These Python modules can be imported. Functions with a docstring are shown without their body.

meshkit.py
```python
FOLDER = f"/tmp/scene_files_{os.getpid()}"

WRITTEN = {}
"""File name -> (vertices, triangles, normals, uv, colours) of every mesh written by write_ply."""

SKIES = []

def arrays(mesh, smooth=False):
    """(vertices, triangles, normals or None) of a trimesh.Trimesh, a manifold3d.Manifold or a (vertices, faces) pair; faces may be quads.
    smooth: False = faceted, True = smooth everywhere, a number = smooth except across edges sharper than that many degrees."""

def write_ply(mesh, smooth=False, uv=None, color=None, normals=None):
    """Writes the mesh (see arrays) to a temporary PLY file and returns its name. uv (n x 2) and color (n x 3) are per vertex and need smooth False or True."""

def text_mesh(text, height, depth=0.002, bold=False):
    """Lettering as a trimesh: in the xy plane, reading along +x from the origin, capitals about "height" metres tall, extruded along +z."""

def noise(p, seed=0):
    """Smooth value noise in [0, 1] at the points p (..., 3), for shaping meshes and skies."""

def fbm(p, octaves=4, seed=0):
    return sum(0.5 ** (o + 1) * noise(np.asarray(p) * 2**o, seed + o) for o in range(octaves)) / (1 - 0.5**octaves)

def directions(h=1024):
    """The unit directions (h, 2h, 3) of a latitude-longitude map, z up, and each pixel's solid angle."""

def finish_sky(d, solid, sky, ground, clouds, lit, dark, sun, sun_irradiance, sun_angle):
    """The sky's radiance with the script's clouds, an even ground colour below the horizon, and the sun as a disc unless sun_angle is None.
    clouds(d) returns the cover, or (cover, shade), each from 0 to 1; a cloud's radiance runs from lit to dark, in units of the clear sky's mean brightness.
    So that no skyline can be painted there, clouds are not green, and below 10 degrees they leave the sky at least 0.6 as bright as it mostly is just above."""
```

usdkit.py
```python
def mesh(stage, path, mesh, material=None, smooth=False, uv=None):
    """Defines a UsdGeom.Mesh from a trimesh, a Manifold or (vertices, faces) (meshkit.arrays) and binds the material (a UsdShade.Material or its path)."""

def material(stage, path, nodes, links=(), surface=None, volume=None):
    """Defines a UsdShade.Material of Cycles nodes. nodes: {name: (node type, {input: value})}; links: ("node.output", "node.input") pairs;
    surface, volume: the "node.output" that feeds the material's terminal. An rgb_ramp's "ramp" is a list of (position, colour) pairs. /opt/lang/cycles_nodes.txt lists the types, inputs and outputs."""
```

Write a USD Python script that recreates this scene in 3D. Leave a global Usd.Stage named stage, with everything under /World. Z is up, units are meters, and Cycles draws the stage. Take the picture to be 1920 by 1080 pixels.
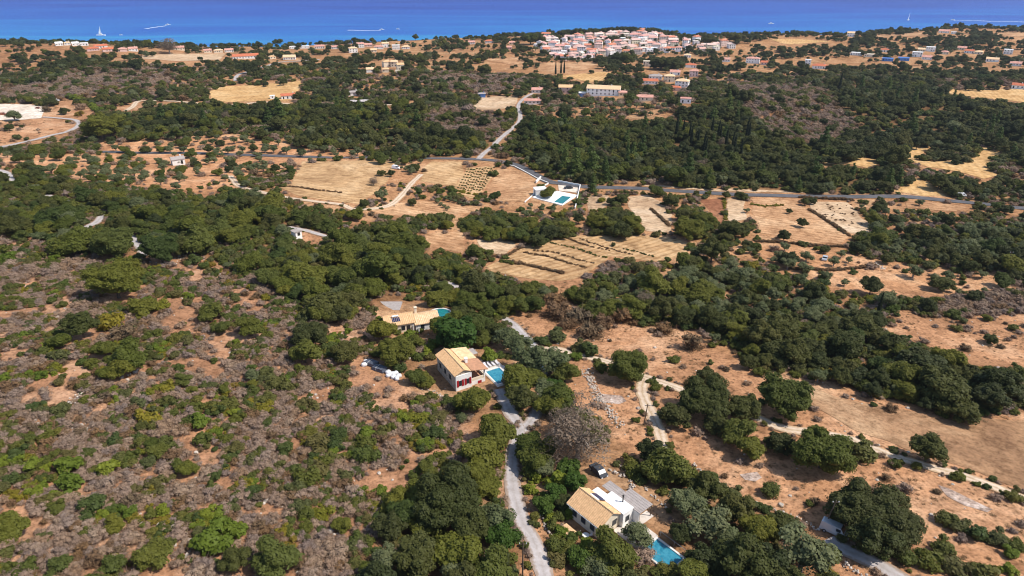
import math, random
import numpy as np
import trimesh, shapely, usdkit, meshkit
from scipy.spatial import cKDTree, Delaunay
from scipy.ndimage import gaussian_filter, map_coordinates
from pxr import Usd, UsdGeom, UsdLux, UsdShade, Gf, Sdf, Vt

stage = Usd.Stage.CreateInMemory()
UsdGeom.SetStageUpAxis(stage, UsdGeom.Tokens.z)
UsdGeom.SetStageMetersPerUnit(stage, 1.0)
world = UsdGeom.Xform.Define(stage, '/World')
UsdGeom.Scope.Define(stage, '/World/Looks')

# ---------------------------------------------------------------- camera, sky, sun, exposure
CAM_H, PITCH, TX = 155.0, math.radians(26.6), 0.75
cam = UsdGeom.Camera.Define(stage, '/World/camera')
cam.CreateHorizontalApertureAttr(36.0)
cam.CreateVerticalApertureAttr(20.25)
cam.CreateFocalLengthAttr(18.0 / TX)
cam.CreateClippingRangeAttr(Gf.Vec2f(1.0, 60000.0))
cam.CreateExposureAttr(0.2)
cam.AddTranslateOp().Set(Gf.Vec3d(0, 0, CAM_H))
cam.AddRotateXOp().Set(90.0 - math.degrees(PITCH))

SUN_EL, SUN_AZ = math.radians(52.0), math.radians(101.0)       # azimuth from +y towards +x
sun_dir = np.array([math.cos(SUN_EL) * math.sin(SUN_AZ), math.cos(SUN_EL) * math.cos(SUN_AZ), math.sin(SUN_EL)])
sun = UsdLux.DistantLight.Define(stage, '/World/sun')
sun.CreateNormalizeAttr(True)
sun.CreateIntensityAttr(1.2)
sun.CreateAngleAttr(0.53)
sun.CreateColorAttr(Gf.Vec3f(1.0, 0.94, 0.86))
sun.AddRotateZOp().Set(-math.degrees(SUN_AZ))
sun.AddRotateXOp().Set(-(90.0 - math.degrees(SUN_EL)))
sky = UsdLux.DomeLight.Define(stage, '/World/sky')
sky_mat = usdkit.material(stage, '/World/Looks/sky_look', {
    't': ('sky_texture', {'sky_type': 'single_scattering', 'sun_disc': False, 'sun_elevation': SUN_EL, 'sun_rotation': SUN_AZ, 'altitude': 150.0}),
    'b': ('background_shader', {'strength': 0.145})}, [('t.color', 'b.color')], surface='b.background')
UsdShade.MaterialBindingAPI.Apply(sky.GetPrim()).Bind(sky_mat)
sky.GetPrim().SetCustomDataByKey('kind', 'structure')

# ---------------------------------------------------------------- land form
F = 960.0 / TX
CP, SP = math.cos(PITCH), math.sin(PITCH)
_Y = np.array([-500, -150, 0, 60, 100, 130, 160, 200, 300, 400, 500, 600, 800, 1000, 1150, 1350, 1600, 2000.])
_Z = np.array([130, 100, 79, 69, 64, 61, 57.5, 54, 48.5, 43, 37.5, 32.5, 23, 15, 11, 9, 9, 9.])
from scipy.interpolate import PchipInterpolator
_prof = PchipInterpolator(_Y, _Z)

def ray(px, py):
    a, b = (np.asarray(px, float) - 960) / F, (540 - np.asarray(py, float)) / F
    return np.stack([a, CP + b * SP, -SP + b * CP], -1)

def sea_hit(px, py, z=0.0):
    d = ray(px, py)
    t = (z - CAM_H) / d[..., 2]
    return d[..., 0] * t, d[..., 1] * t

COAST_PX = np.array([(-700, 88), (-200, 87), (100, 87), (300, 89), (480, 88), (620, 85), (740, 80), (880, 75), (1000, 69), (1120, 65), (1230, 67), (1290, 76), (1360, 77), (1440, 71), (1520, 71), (1600, 66), (1700, 60), (1800, 57), (1920, 57), (2150, 56), (2700, 56)], float)
_cx, _cy = sea_hit(COAST_PX[:, 0], COAST_PX[:, 1])
_o = np.argsort(_cx)
_cx, _cy = _cx[_o], _cy[_o]
def coast(x):
    return np.interp(x, _cx, _cy)

def sstep(a, b, x):
    t = np.clip((x - a) / (b - a), 0, 1)
    return t * t * (3 - 2 * t)

_gx = np.arange(-2600, 2601, 8.0); _gy = np.arange(-520, 2321, 8.0)
_GX, _GY = np.meshgrid(_gx, _gy)
_p = np.stack([_GX, _GY, np.zeros_like(_GX)], -1)
_N1 = meshkit.fbm(_p / 150.0, 3, 11) - 0.5
_N2 = meshkit.fbm(_p / 42.0, 3, 23) - 0.5
BUMPS = []      # x, y, amplitude, sigma x, sigma y : filled below from picture positions of hills and hollows

def _raw(x, y):
    z = _prof(np.clip(y, -500, 2000))
    near = 1 - sstep(260, 430, y)
    z = z + near * (9.0 * sstep(10, 130, -x + 0.12 * (y - 100)) + 5 * sstep(130, 300, -x)) - near * 3.0 * sstep(40, 160, x)
    for bx, by, a, sx, sy in BUMPS:
        z = z + a * np.exp(-((x - bx) / sx) ** 2 - ((y - by) / sy) ** 2)
    c = [(y + 520) / 8.0, (x + 2600) / 8.0]
    n1, n2 = map_coordinates(_N1, c, order=1, mode='nearest'), map_coordinates(_N2, c, order=1, mode='nearest')
    z = z + n1 * (4 + 10 * sstep(150, 600, y)) + n2 * 1.6
    yc = coast(x)
    land = sstep(0, 60, yc - y)
    return np.where(y > yc + 60, -6.0, (z + 0) * land - 4.0 * (1 - land))

for px, py, dep, a, sx, sy in [(1450, 225, 560, 9, 130, 70), (1640, 250, 480, -6, 70, 80), (250, 130, 800, 12, 170, 90), (60, 100, 1000, 16, 200, 120), (1130, 85, 1200, 7, 170, 110), (1700, 80, 1200, 9, 300, 120), (760, 150, 760, 7, 140, 70), (700, 225, 540, 6, 150, 50)]:
    BUMPS.append(((px - 960) / F * (dep * CP + 120 * SP), dep, a, sx, sy))
# the height of the land, tabulated once on a fine grid
_hx = np.arange(-2400, 2400.1, 4.0); _hy = np.arange(-500, 2200.1, 4.0)
_HX, _HY = np.meshgrid(_hx, _hy)
_HT = _raw(_HX, _HY)
# level pads under the houses with pools
for _x, _y, _r0, _r1 in ((19.0, 86.5, 11, 17), (-9.5, 139.5, 10, 15), (-27, 173, 9, 14), (19.5, 317, 15, 23)):
    _lev = float(_raw(np.array([_x]), np.array([_y]))[0])
    _k = 1 - sstep(_r0, _r1, np.hypot(_HX - _x, _HY - _y))
    _HT = _HT * (1 - _k) + _lev * _k
from scipy.ndimage import spline_filter
_HS = spline_filter(_HT, 3)
def H(x, y):
    x, y = np.broadcast_arrays(np.asarray(x, float), np.asarray(y, float))
    r = map_coordinates(_HS, [(y.ravel() + 500) / 4.0, (x.ravel() + 2400) / 4.0], order=3, mode='nearest', prefilter=False)
    return r.reshape(x.shape) if x.shape else float(r[0])

def proj(x, y, z):
    zz = np.asarray(z) - CAM_H
    dep = y * CP - zz * SP
    up = y * SP + zz * CP
    dep = np.maximum(dep, 1e-3)
    return 960 + F * x / dep, 540 - F * up / dep, dep

_T = np.geomspace(50, 3000, 420)
def hit(px, py, off=0.0):
    """Where the line of sight through a place of the photograph meets the land (or a level OFF metres above it)."""
    d = ray(np.atleast_1d(px), np.atleast_1d(py))
    off = np.broadcast_to(off, d.shape[:1])
    P = d[:, None, :] * _T[None, :, None]
    g = CAM_H + P[..., 2] - H(P[..., 0], P[..., 1]) - off[:, None]
    k = np.argmax(g < 0, axis=1)
    k = np.where(g.min(1) < 0, np.maximum(k, 1), len(_T) - 1)
    i = np.arange(len(k))
    lo, hi = _T[k - 1], _T[k]
    for _ in range(14):
        m = (lo + hi) / 2
        q = d * m[:, None]
        below = CAM_H + q[:, 2] - H(q[:, 0], q[:, 1]) - off < 0
        hi, lo = np.where(below, m, hi), np.where(below, lo, m)
    q = d * ((lo + hi) / 2)[:, None]
    return q[:, 0], q[:, 1]
def hit1(px, py, off=0.0):
    x, y = hit([px], [py], off)
    return float(x[0]), float(y[0])
# ---------------------------------------------------------------- small tools
def P(path): return stage.GetPrimAtPath(path)
_taken = {}
def fresh(name):
    n = _taken.get(name, 0)
    _taken[name] = n + 1
    return name if n == 0 else f'{name}_{n:03d}'

def tag(prim, label=None, cat=None, group=None, kind=None):
    prim = prim.GetPrim() if hasattr(prim, 'GetPrim') else prim
    for k, v in (('label', label), ('category', cat), ('group', group), ('kind', kind)):
        if v:
            prim.SetCustomDataByKey(k, v)
    return prim

def thing(name, label, cat, loc=(0, 0, 0), rotz=0.0, group=None, scale=None):
    x = UsdGeom.Xform.Define(stage, '/World/' + fresh(name))
    x.AddTranslateOp().Set(Gf.Vec3d(*map(float, loc)))
    if rotz:
        x.AddRotateZOp().Set(float(rotz))
    if scale is not None:
        x.AddScaleOp().Set(Gf.Vec3f(*map(float, scale)))
    return tag(x, label, cat, group)

_parts = {}
def part(parent, name, mesh, mat, smooth=False, label=None, kind=None):
    base = str(parent.GetPath())
    d = _parts.setdefault(base, {})
    n = d.get(name, 0); d[name] = n + 1
    m = usdkit.mesh(stage, f'{base}/{name}' if n == 0 else f'{base}/{name}_{n:03d}', mesh, mat, smooth)
    return tag(m, label, kind=kind)

def solo(name, mesh, mat, label=None, cat=None, group=None, kind=None, smooth=False):
    m = usdkit.mesh(stage, '/World/' + fresh(name), mesh, mat, smooth)
    return tag(m, label, cat, group, kind)

def box(x0, x1, y0, y1, z0, z1):
    v = np.array([[x, y, z] for z in (z0, z1) for y in (y0, y1) for x in (x0, x1)], float)
    f = np.array([[0, 2, 3, 1], [4, 5, 7, 6], [0, 1, 5, 4], [2, 6, 7, 3], [0, 4, 6, 2], [1, 3, 7, 5]])
    return v, f
def join(*ms):
    vs, fs, n = [], [], 0
    for v, f in ms:
        v, f = np.asarray(v, float), np.asarray(f, int)
        if f.shape[1] == 4:
            f = np.vstack([f[:, [0, 1, 2]], f[:, [0, 2, 3]]])
        vs.append(v); fs.append(f + n); n += len(v)
    return np.vstack(vs), np.vstack(fs)
def tm(m): return np.asarray(m.vertices), np.asarray(m.faces)
def tube(pts, rad, sides=6):
    pts = np.asarray(pts, float); rad = np.broadcast_to(rad, (len(pts),)).astype(float)
    t = np.gradient(pts, axis=0); t /= np.linalg.norm(t, axis=1, keepdims=True) + 1e-12
    a = np.cross(t, np.where(np.abs(t[:, 2:]) < 0.9, [0, 0, 1.0], [1.0, 0, 0])); a /= np.linalg.norm(a, axis=1, keepdims=True) + 1e-12
    b = np.cross(t, a); ang = np.arange(sides) * 2 * np.pi / sides
    v = pts[:, None] + rad[:, None, None] * (np.cos(ang)[None, :, None] * a[:, None] + np.sin(ang)[None, :, None] * b[:, None])
    n = len(pts); f = []
    for i in range(n - 1):
        for j in range(sides):
            f.append([i * sides + j, i * sides + (j + 1) % sides, (i + 1) * sides + (j + 1) % sides, (i + 1) * sides + j])
    v = np.vstack([v.reshape(-1, 3), pts[:1], pts[-1:]])
    f = np.array(f); f = np.vstack([f[:, [0, 1, 2]], f[:, [0, 2, 3]]])
    caps = [[n * sides, (j + 1) % sides, j] for j in range(sides)] + [[n * sides + 1, (n - 1) * sides + j, (n - 1) * sides + (j + 1) % sides] for j in range(sides)]
    return v, np.vstack([f, caps])
def slab(poly, z0, z1):
    """A flat plate with the outline POLY (counter-clockwise, convex or not) from z0 to z1."""
    m = trimesh.creation.extrude_polygon(shapely.Polygon(poly), z1 - z0, engine='earcut'); m.apply_translation([0, 0, z0])
    return tm(m)
def quadsheet(p4, t):
    """A plate on four corner points with thickness t downwards."""
    p = np.asarray(p4, float); v = np.vstack([p, p - [0, 0, t]])
    return v, np.array([[0, 1, 2, 3], [7, 6, 5, 4], [0, 4, 5, 1], [1, 5, 6, 2], [2, 6, 7, 3], [3, 7, 4, 0]])

# ---------------------------------------------------------------- materials
L = '/World/Looks/'
def plain(name, col, rough=0.85, var=0.12, scale=3.0, spec=0.25, bump=0.0, metallic=0.0, col2=None):
    """A surface with uneven tone: two scales of noise between the colour and a darker or second one."""
    col = np.array(col); c2 = np.array(col2) if col2 is not None else col * (1 - 2.2 * var)
    nodes = {'g': ('geometry', {}), 'n': ('noise_texture', {'scale': scale, 'detail': 5.0, 'roughness': 0.65}),
             'r': ('rgb_ramp', {'ramp': [(0.3, tuple(c2)), (0.7, tuple(np.minimum(col * (1 + var), 0.92)))]}),
             'p': ('principled_bsdf', {'roughness': rough, 'specular_ior_level': spec, 'metallic': metallic})}
    links = [('g.position', 'n.vector'), ('n.fac', 'r.fac'), ('r.color', 'p.base_color')]
    if bump:
        nodes['bn'] = ('noise_texture', {'scale': scale * 4, 'detail': 4.0})
        nodes['b'] = ('bump', {'strength': bump, 'distance': 0.05})
        links += [('g.position', 'bn.vector'), ('bn.fac', 'b.height'), ('b.normal', 'p.normal')]
    return usdkit.material(stage, L + name, nodes, links, surface='p.BSDF')

def leafy(name, ramp, island=0.5, trans=0.30, rough=0.6):
    """Leaves: tone from plant to plant (object_info.random) and from clump to clump (random_per_island)."""
    n = len(ramp)
    nodes = {'o': ('object_info', {}), 'g': ('geometry', {}),
             'r': ('rgb_ramp', {'ramp': [(i / (n - 1), c) for i, c in enumerate(ramp)]}),
             'm': ('map_range', {'from_min': 0.0, 'from_max': 1.0, 'to_min': 1 - island, 'to_max': 1 + island}),
             'mm': ('mix', {'mix_type': 'multiply', 'fac': 1.0}), 'cc': ('combine_color', {}),
             'd': ('principled_bsdf', {'roughness': rough, 'specular_ior_level': 0.18}), 't': ('translucent_bsdf', {}), 'x': ('mix_closure', {'fac': trans})}
    links = [('o.random', 'r.fac'), ('g.random_per_island', 'm.value'), ('m.result', 'cc.r'), ('m.result', 'cc.g'), ('m.result', 'cc.b'),
             ('r.color', 'mm.color1'), ('cc.color', 'mm.color2'), ('mm.color', 'd.base_color'), ('mm.color', 't.color'), ('d.BSDF', 'x.closure1'), ('t.BSDF', 'x.closure2')]
    return usdkit.material(stage, L + name, nodes, links, surface='x.closure')

def ground_look(name, tinted=True, c_dark=(0.30, 0.175, 0.100), c_mid=(0.415, 0.245, 0.142), c_pale=(0.54, 0.375, 0.250), speck=0.75, fine=1.3, stripes=None, coarse=0.045, lo=0.33, hi=0.68):
    """Bare dry earth: broad patches, tussocks and pebbles by noise, and (for the land) a tint that the mesh carries for the kind of cover."""
    nodes = {'g': ('geometry', {}),
             'n1': ('noise_texture', {'scale': coarse, 'detail': 8.0, 'roughness': 0.62, 'distortion': 0.6}),
             'n2': ('noise_texture', {'scale': fine, 'detail': 5.0, 'roughness': 0.7}),
             'n3': ('noise_texture', {'scale': 0.32, 'detail': 6.0, 'roughness': 0.68}),
             'r1': ('rgb_ramp', {'ramp': [(lo, c_dark), (0.5, c_mid), (hi, c_pale)]}),
             'r2': ('rgb_ramp', {'ramp': [(0.34, (0.30, 0.27, 0.22)), (0.47, (0.92, 0.90, 0.88)), (0.66, (1.30, 1.25, 1.18))]}),
             'r3': ('rgb_ramp', {'ramp': [(0.36, (0.52, 0.47, 0.42)), (0.50, (0.97, 0.95, 0.93)), (0.66, (1.22, 1.20, 1.16))]}),
             'm1': ('mix', {'mix_type': 'multiply', 'fac': speck}), 'm2': ('mix', {'mix_type': 'multiply', 'fac': 0.75}),
             'bp': ('bump', {'strength': 0.5, 'distance': 0.35}),
             'p': ('principled_bsdf', {'roughness': 0.95, 'specular_ior_level': 0.08})}
    links = [('g.position', 'n1.vector'), ('g.position', 'n2.vector'), ('g.position', 'n3.vector'), ('n1.fac', 'r1.fac'), ('n2.fac', 'r2.fac'), ('n3.fac', 'r3.fac'),
             ('r1.color', 'm1.color1'), ('r2.color', 'm1.color2'), ('m1.color', 'm2.color1'), ('r3.color', 'm2.color2'),
             ('n2.fac', 'bp.height'), ('bp.normal', 'p.normal')]
    last = 'm2.color'
    if tinted:
        nodes['a'] = ('attribute', {'attribute': 'tint'}); nodes['m3'] = ('mix', {'mix_type': 'multiply', 'fac': 1.0})
        links += [(last, 'm3.color1'), ('a.color', 'm3.color2')]; last = 'm3.color'
    if stripes:
        ang, wl, amt, dark = stripes
        nodes['mp'] = ('mapping', {'rotation': (0, 0, ang)}); nodes['w'] = ('wave_texture', {'scale': 0.314 / wl * 1.0, 'distortion': 3.5, 'detail': 2.0, 'detail_scale': 0.4})
        nodes['rw'] = ('rgb_ramp', {'ramp': [(0.0, dark), (0.6, (1, 1, 1))]}); nodes['m4'] = ('mix', {'mix_type': 'multiply', 'fac': amt})
        links += [('g.position', 'mp.vector'), ('mp.vector', 'w.vector'), ('w.fac', 'rw.fac'), (last, 'm4.color1'), ('rw.color', 'm4.color2')]; last = 'm4.color'
    links.append((last, 'p.base_color'))
    return usdkit.material(stage, L + name, nodes, links, surface='p.BSDF')

M = {}
M['land'] = ground_look('land_look')
M['straw'] = ground_look('straw_field_look', False, (0.33, 0.20, 0.10), (0.50, 0.325, 0.17), (0.61, 0.43, 0.25), 0.35, 1.2, (0.9, 3.0, 0.6, (0.66, 0.58, 0.48)))
M['gold'] = ground_look('golden_field_look', False, (0.44, 0.26, 0.11), (0.56, 0.35, 0.155), (0.64, 0.44, 0.225), 0.25, 0.8, (0.4, 4.0, 0.5, (0.74, 0.68, 0.58)))
M['paleearth'] = ground_look('pale_earth_look', False, (0.38, 0.25, 0.15), (0.52, 0.37, 0.235), (0.63, 0.49, 0.345), 0.3, 1.0, (2.2, 2.6, 0.4, (0.72, 0.66, 0.6)))
M['ochre'] = ground_look('ochre_earth_look', False, (0.34, 0.185, 0.095), (0.48, 0.285, 0.155), (0.60, 0.40, 0.24), 0.4, 1.2, (1.9, 3.2, 0.55, (0.68, 0.6, 0.52)))
M['rust'] = ground_look('rust_earth_look', False, (0.20, 0.085, 0.045), (0.31, 0.14, 0.075), (0.40, 0.215, 0.12), 0.5, 1.0, (1.2, 1.6, 0.5, (0.6, 0.55, 0.5)))
M['brownfield'] = ground_look('brown_stubble_look', False, (0.21, 0.12, 0.068), (0.335, 0.20, 0.112), (0.45, 0.30, 0.18), 0.55, 1.4, (2.3, 2.0, 0.3, (0.7, 0.65, 0.6)))
M['chalk'] = ground_look('chalk_yard_look', False, (0.52, 0.43, 0.34), (0.64, 0.55, 0.46), (0.74, 0.67, 0.58), 0.2, 0.6)
M['ash'] = ground_look('burnt_ground_look', False, (0.26, 0.20, 0.17), (0.40, 0.31, 0.26), (0.60, 0.52, 0.47), 0.8, 2.0, coarse=0.6)
M['lawn'] = ground_look('lawn_look', False, (0.045, 0.07, 0.02), (0.08, 0.11, 0.03), (0.13, 0.14, 0.05), 0.5, 2.0)
def lane_look(name, col, col2, edge, mid, bump=0.3):
    """A worn lane: paler where the wheels run, dirt along the edges and a darker middle, broken up by noise."""
    return usdkit.material(stage, L + name, {'g': ('geometry', {}), 'a': ('attribute', {'attribute': 'across'}), 'n': ('noise_texture', {'scale': 0.5, 'detail': 6.0, 'roughness': 0.7}), 'n2': ('noise_texture', {'scale': 1.7, 'detail': 4.0}),
        'r': ('rgb_ramp', {'ramp': [(0.3, col2), (0.68, col)]}), 'nm': ('math', {'math_type': 'multiply_add', 'value2': 0.36, 'value3': -0.18}), 'ad': ('math', {'math_type': 'add'}),
        'w': ('rgb_ramp', {'ramp': [(0.0, edge), (0.10, edge), (0.24, (1.08, 1.08, 1.08)), (0.38, (1.0, 1.0, 1.0)), (0.5, mid), (0.62, (1.0, 1.0, 1.0)), (0.76, (1.08, 1.08, 1.08)), (0.90, edge), (1.0, edge)]}),
        'm': ('mix', {'mix_type': 'multiply', 'fac': 1.0}), 'bp': ('bump', {'strength': bump, 'distance': 0.1}), 'p': ('principled_bsdf', {'roughness': 0.92, 'specular_ior_level': 0.15})},
        [('g.position', 'n.vector'), ('g.position', 'n2.vector'), ('n.fac', 'r.fac'), ('n2.fac', 'nm.value1'), ('nm.value', 'ad.value1'), ('a.fac', 'ad.value2'), ('ad.value', 'w.fac'), ('r.color', 'm.color1'), ('w.color', 'm.color2'), ('m.color', 'p.base_color'), ('n2.fac', 'bp.height'), ('bp.normal', 'p.normal')], surface='p.BSDF')
M['lane_concrete'] = lane_look('lane_concrete_look', (0.46, 0.42, 0.405), (0.31, 0.275, 0.255), (0.78, 0.66, 0.54), (0.88, 0.86, 0.83))
M['lane_dirt'] = lane_look('dirt_track_look', (0.60, 0.49, 0.375), (0.45, 0.335, 0.235), (0.84, 0.74, 0.62), (0.76, 0.68, 0.56))
M['concrete'] = plain('concrete_look', (0.47, 0.43, 0.41), 0.9, 0.2, 0.45, 0.2, 0.3, col2=(0.29, 0.25, 0.225))
M['asphalt'] = plain('asphalt_look', (0.105, 0.10, 0.105), 0.85, 0.15, 0.3, 0.25)
M['line'] = plain('road_line_look', (0.72, 0.71, 0.68), 0.7, 0.1, 2.0)
M['sand'] = plain('beach_sand_look', (0.66, 0.58, 0.47), 0.95, 0.12, 0.1, 0.1)
M['white'] = plain('white_plaster_look', (0.78, 0.76, 0.72), 0.8, 0.06, 0.8)
M['cream'] = plain('cream_plaster_look', (0.72, 0.62, 0.47), 0.85, 0.07, 0.8)
M['pinkwall'] = plain('pink_plaster_look', (0.66, 0.47, 0.41), 0.85, 0.07, 0.8)
M['bluewall'] = plain('blue_plaster_look', (0.10, 0.22, 0.52), 0.8, 0.07, 0.8)
M['stonewall'] = plain('stone_wall_look', (0.46, 0.38, 0.30), 0.95, 0.28, 2.2, 0.15, 0.4)
M['tan_tile'] = plain('tan_roof_tile_look', (0.66, 0.43, 0.235), 0.85, 0.14, 2.0, 0.2, col2=(0.50, 0.31, 0.16))
M['pale_tile'] = plain('pale_roof_tile_look', (0.72, 0.51, 0.315), 0.85, 0.12, 1.2, 0.2, col2=(0.56, 0.36, 0.20))
M['red_tile'] = plain('red_roof_tile_look', (0.50, 0.155, 0.075), 0.85, 0.18, 0.6, 0.2, col2=(0.36, 0.11, 0.06))
M['pink_tile'] = plain('pink_roof_tile_look', (0.56, 0.30, 0.24), 0.85, 0.16, 0.5, 0.2, col2=(0.42, 0.20, 0.15))  # far roofs: the pink of the haze is mixed into the tile colour
M['brown_tile'] = plain('brown_roof_tile_look', (0.46, 0.27, 0.18), 0.85, 0.18, 0.5, 0.2)
M['grey_roof'] = plain('grey_shade_roof_look', (0.36, 0.315, 0.29), 0.9, 0.1, 1.2)
M['glass'] = usdkit.material(stage, L + 'window_glass_look', {'p': ('principled_bsdf', {'base_color': (0.02, 0.025, 0.03), 'roughness': 0.3, 'specular_ior_level': 0.3})}, [], surface='p.BSDF')
M['dark'] = plain('dark_opening_look', (0.03, 0.027, 0.025), 0.8, 0.2)
M['red_paint'] = plain('red_shutter_look', (0.33, 0.02, 0.025), 0.55, 0.1, 1.0)
M['wood'] = plain('pole_wood_look', (0.12, 0.085, 0.06), 0.9, 0.2, 3.0)
M['bark'] = plain('bark_look', (0.11, 0.085, 0.065), 0.95, 0.25, 5.0, 0.1, 0.4)
M['palebark'] = plain('pale_bark_look', (0.30, 0.26, 0.22), 0.95, 0.2, 4.0, 0.1)
M['panel'] = usdkit.material(stage, L + 'solar_panel_look', {'p': ('principled_bsdf', {'base_color': (0.018, 0.028, 0.075), 'roughness': 0.18, 'specular_ior_level': 0.5})}, [], surface='p.BSDF')
M['steel'] = plain('galvanised_steel_look', (0.55, 0.56, 0.57), 0.4, 0.08, 2.0, 0.5, metallic=0.6)
M['whitepaint'] = plain('white_paint_look', (0.78, 0.78, 0.78), 0.4, 0.04, 2.0, 0.5)
M['silver'] = plain('silver_car_look', (0.50, 0.52, 0.54), 0.3, 0.03, 1.0, 0.5, metallic=0.3)
M['darkcar'] = plain('dark_car_look', (0.05, 0.055, 0.065), 0.55, 0.05, 1.0, 0.2)
M['redcar'] = plain('rusty_red_machine_look', (0.28, 0.09, 0.05), 0.6, 0.2, 1.0, 0.4)
M['tyre'] = plain('tyre_look', (0.02, 0.02, 0.02), 0.9, 0.1)
M['tarp'] = plain('dark_sheet_look', (0.09, 0.10, 0.13), 0.5, 0.25, 0.9, 0.4)
M['sack'] = plain('white_sack_look', (0.70, 0.70, 0.70), 0.8, 0.12, 1.0)
M['stone'] = plain('limestone_look', (0.50, 0.43, 0.36), 0.95, 0.22, 1.5, 0.15, 0.4)
M['paving'] = plain('paving_look', (0.62, 0.55, 0.48), 0.9, 0.1, 1.0)
M['tile_cop'] = plain('pool_coping_look', (0.70, 0.67, 0.62), 0.8, 0.06, 1.0)
M['terracotta'] = plain('terracotta_floor_look', (0.46, 0.25, 0.15), 0.85, 0.12, 1.5)
M['canvas'] = plain('lounger_canvas_look', (0.62, 0.58, 0.60), 0.9, 0.1, 2.0)
M['foam'] = usdkit.material(stage, L + 'foam_look', {'g': ('geometry', {}), 'n': ('noise_texture', {'scale': 0.35, 'detail': 4.0}), 'r': ('rgb_ramp', {'ramp': [(0.35, (0, 0, 0)), (0.6, (1, 1, 1))]}), 'd': ('diffuse_bsdf', {'color': (0.8, 0.83, 0.87)}), 't': ('transparent_bsdf', {'color': (1, 1, 1)}), 'x': ('mix_closure', {})},
    [('g.position', 'n.vector'), ('n.fac', 'r.fac'), ('r.color', 'x.fac'), ('t.BSDF', 'x.closure1'), ('d.BSDF', 'x.closure2')], surface='x.closure')
def pool_look(name, a, b):
    return usdkit.material(stage, L + name, {'g': ('geometry', {}), 'n': ('noise_texture', {'scale': 1.6, 'detail': 3.0, 'distortion': 0.8}), 'r': ('rgb_ramp', {'ramp': [(0.3, a), (0.7, b)]}), 'w': ('noise_texture', {'scale': 3.0, 'detail': 2.0}), 'bp': ('bump', {'strength': 0.25, 'distance': 0.05}),
        'p': ('principled_bsdf', {'roughness': 0.06, 'ior': 1.33})}, [('g.position', 'n.vector'), ('g.position', 'w.vector'), ('w.fac', 'bp.height'), ('bp.normal', 'p.normal'), ('n.fac', 'r.fac'), ('r.color', 'p.base_color')], surface='p.BSDF')
M['pool_blue'] = pool_look('pool_water_blue_look', (0.02, 0.165, 0.25), (0.06, 0.27, 0.36))
M['pool_green'] = pool_look('pool_water_green_look', (0.01, 0.13, 0.15), (0.02, 0.20, 0.21))
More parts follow.
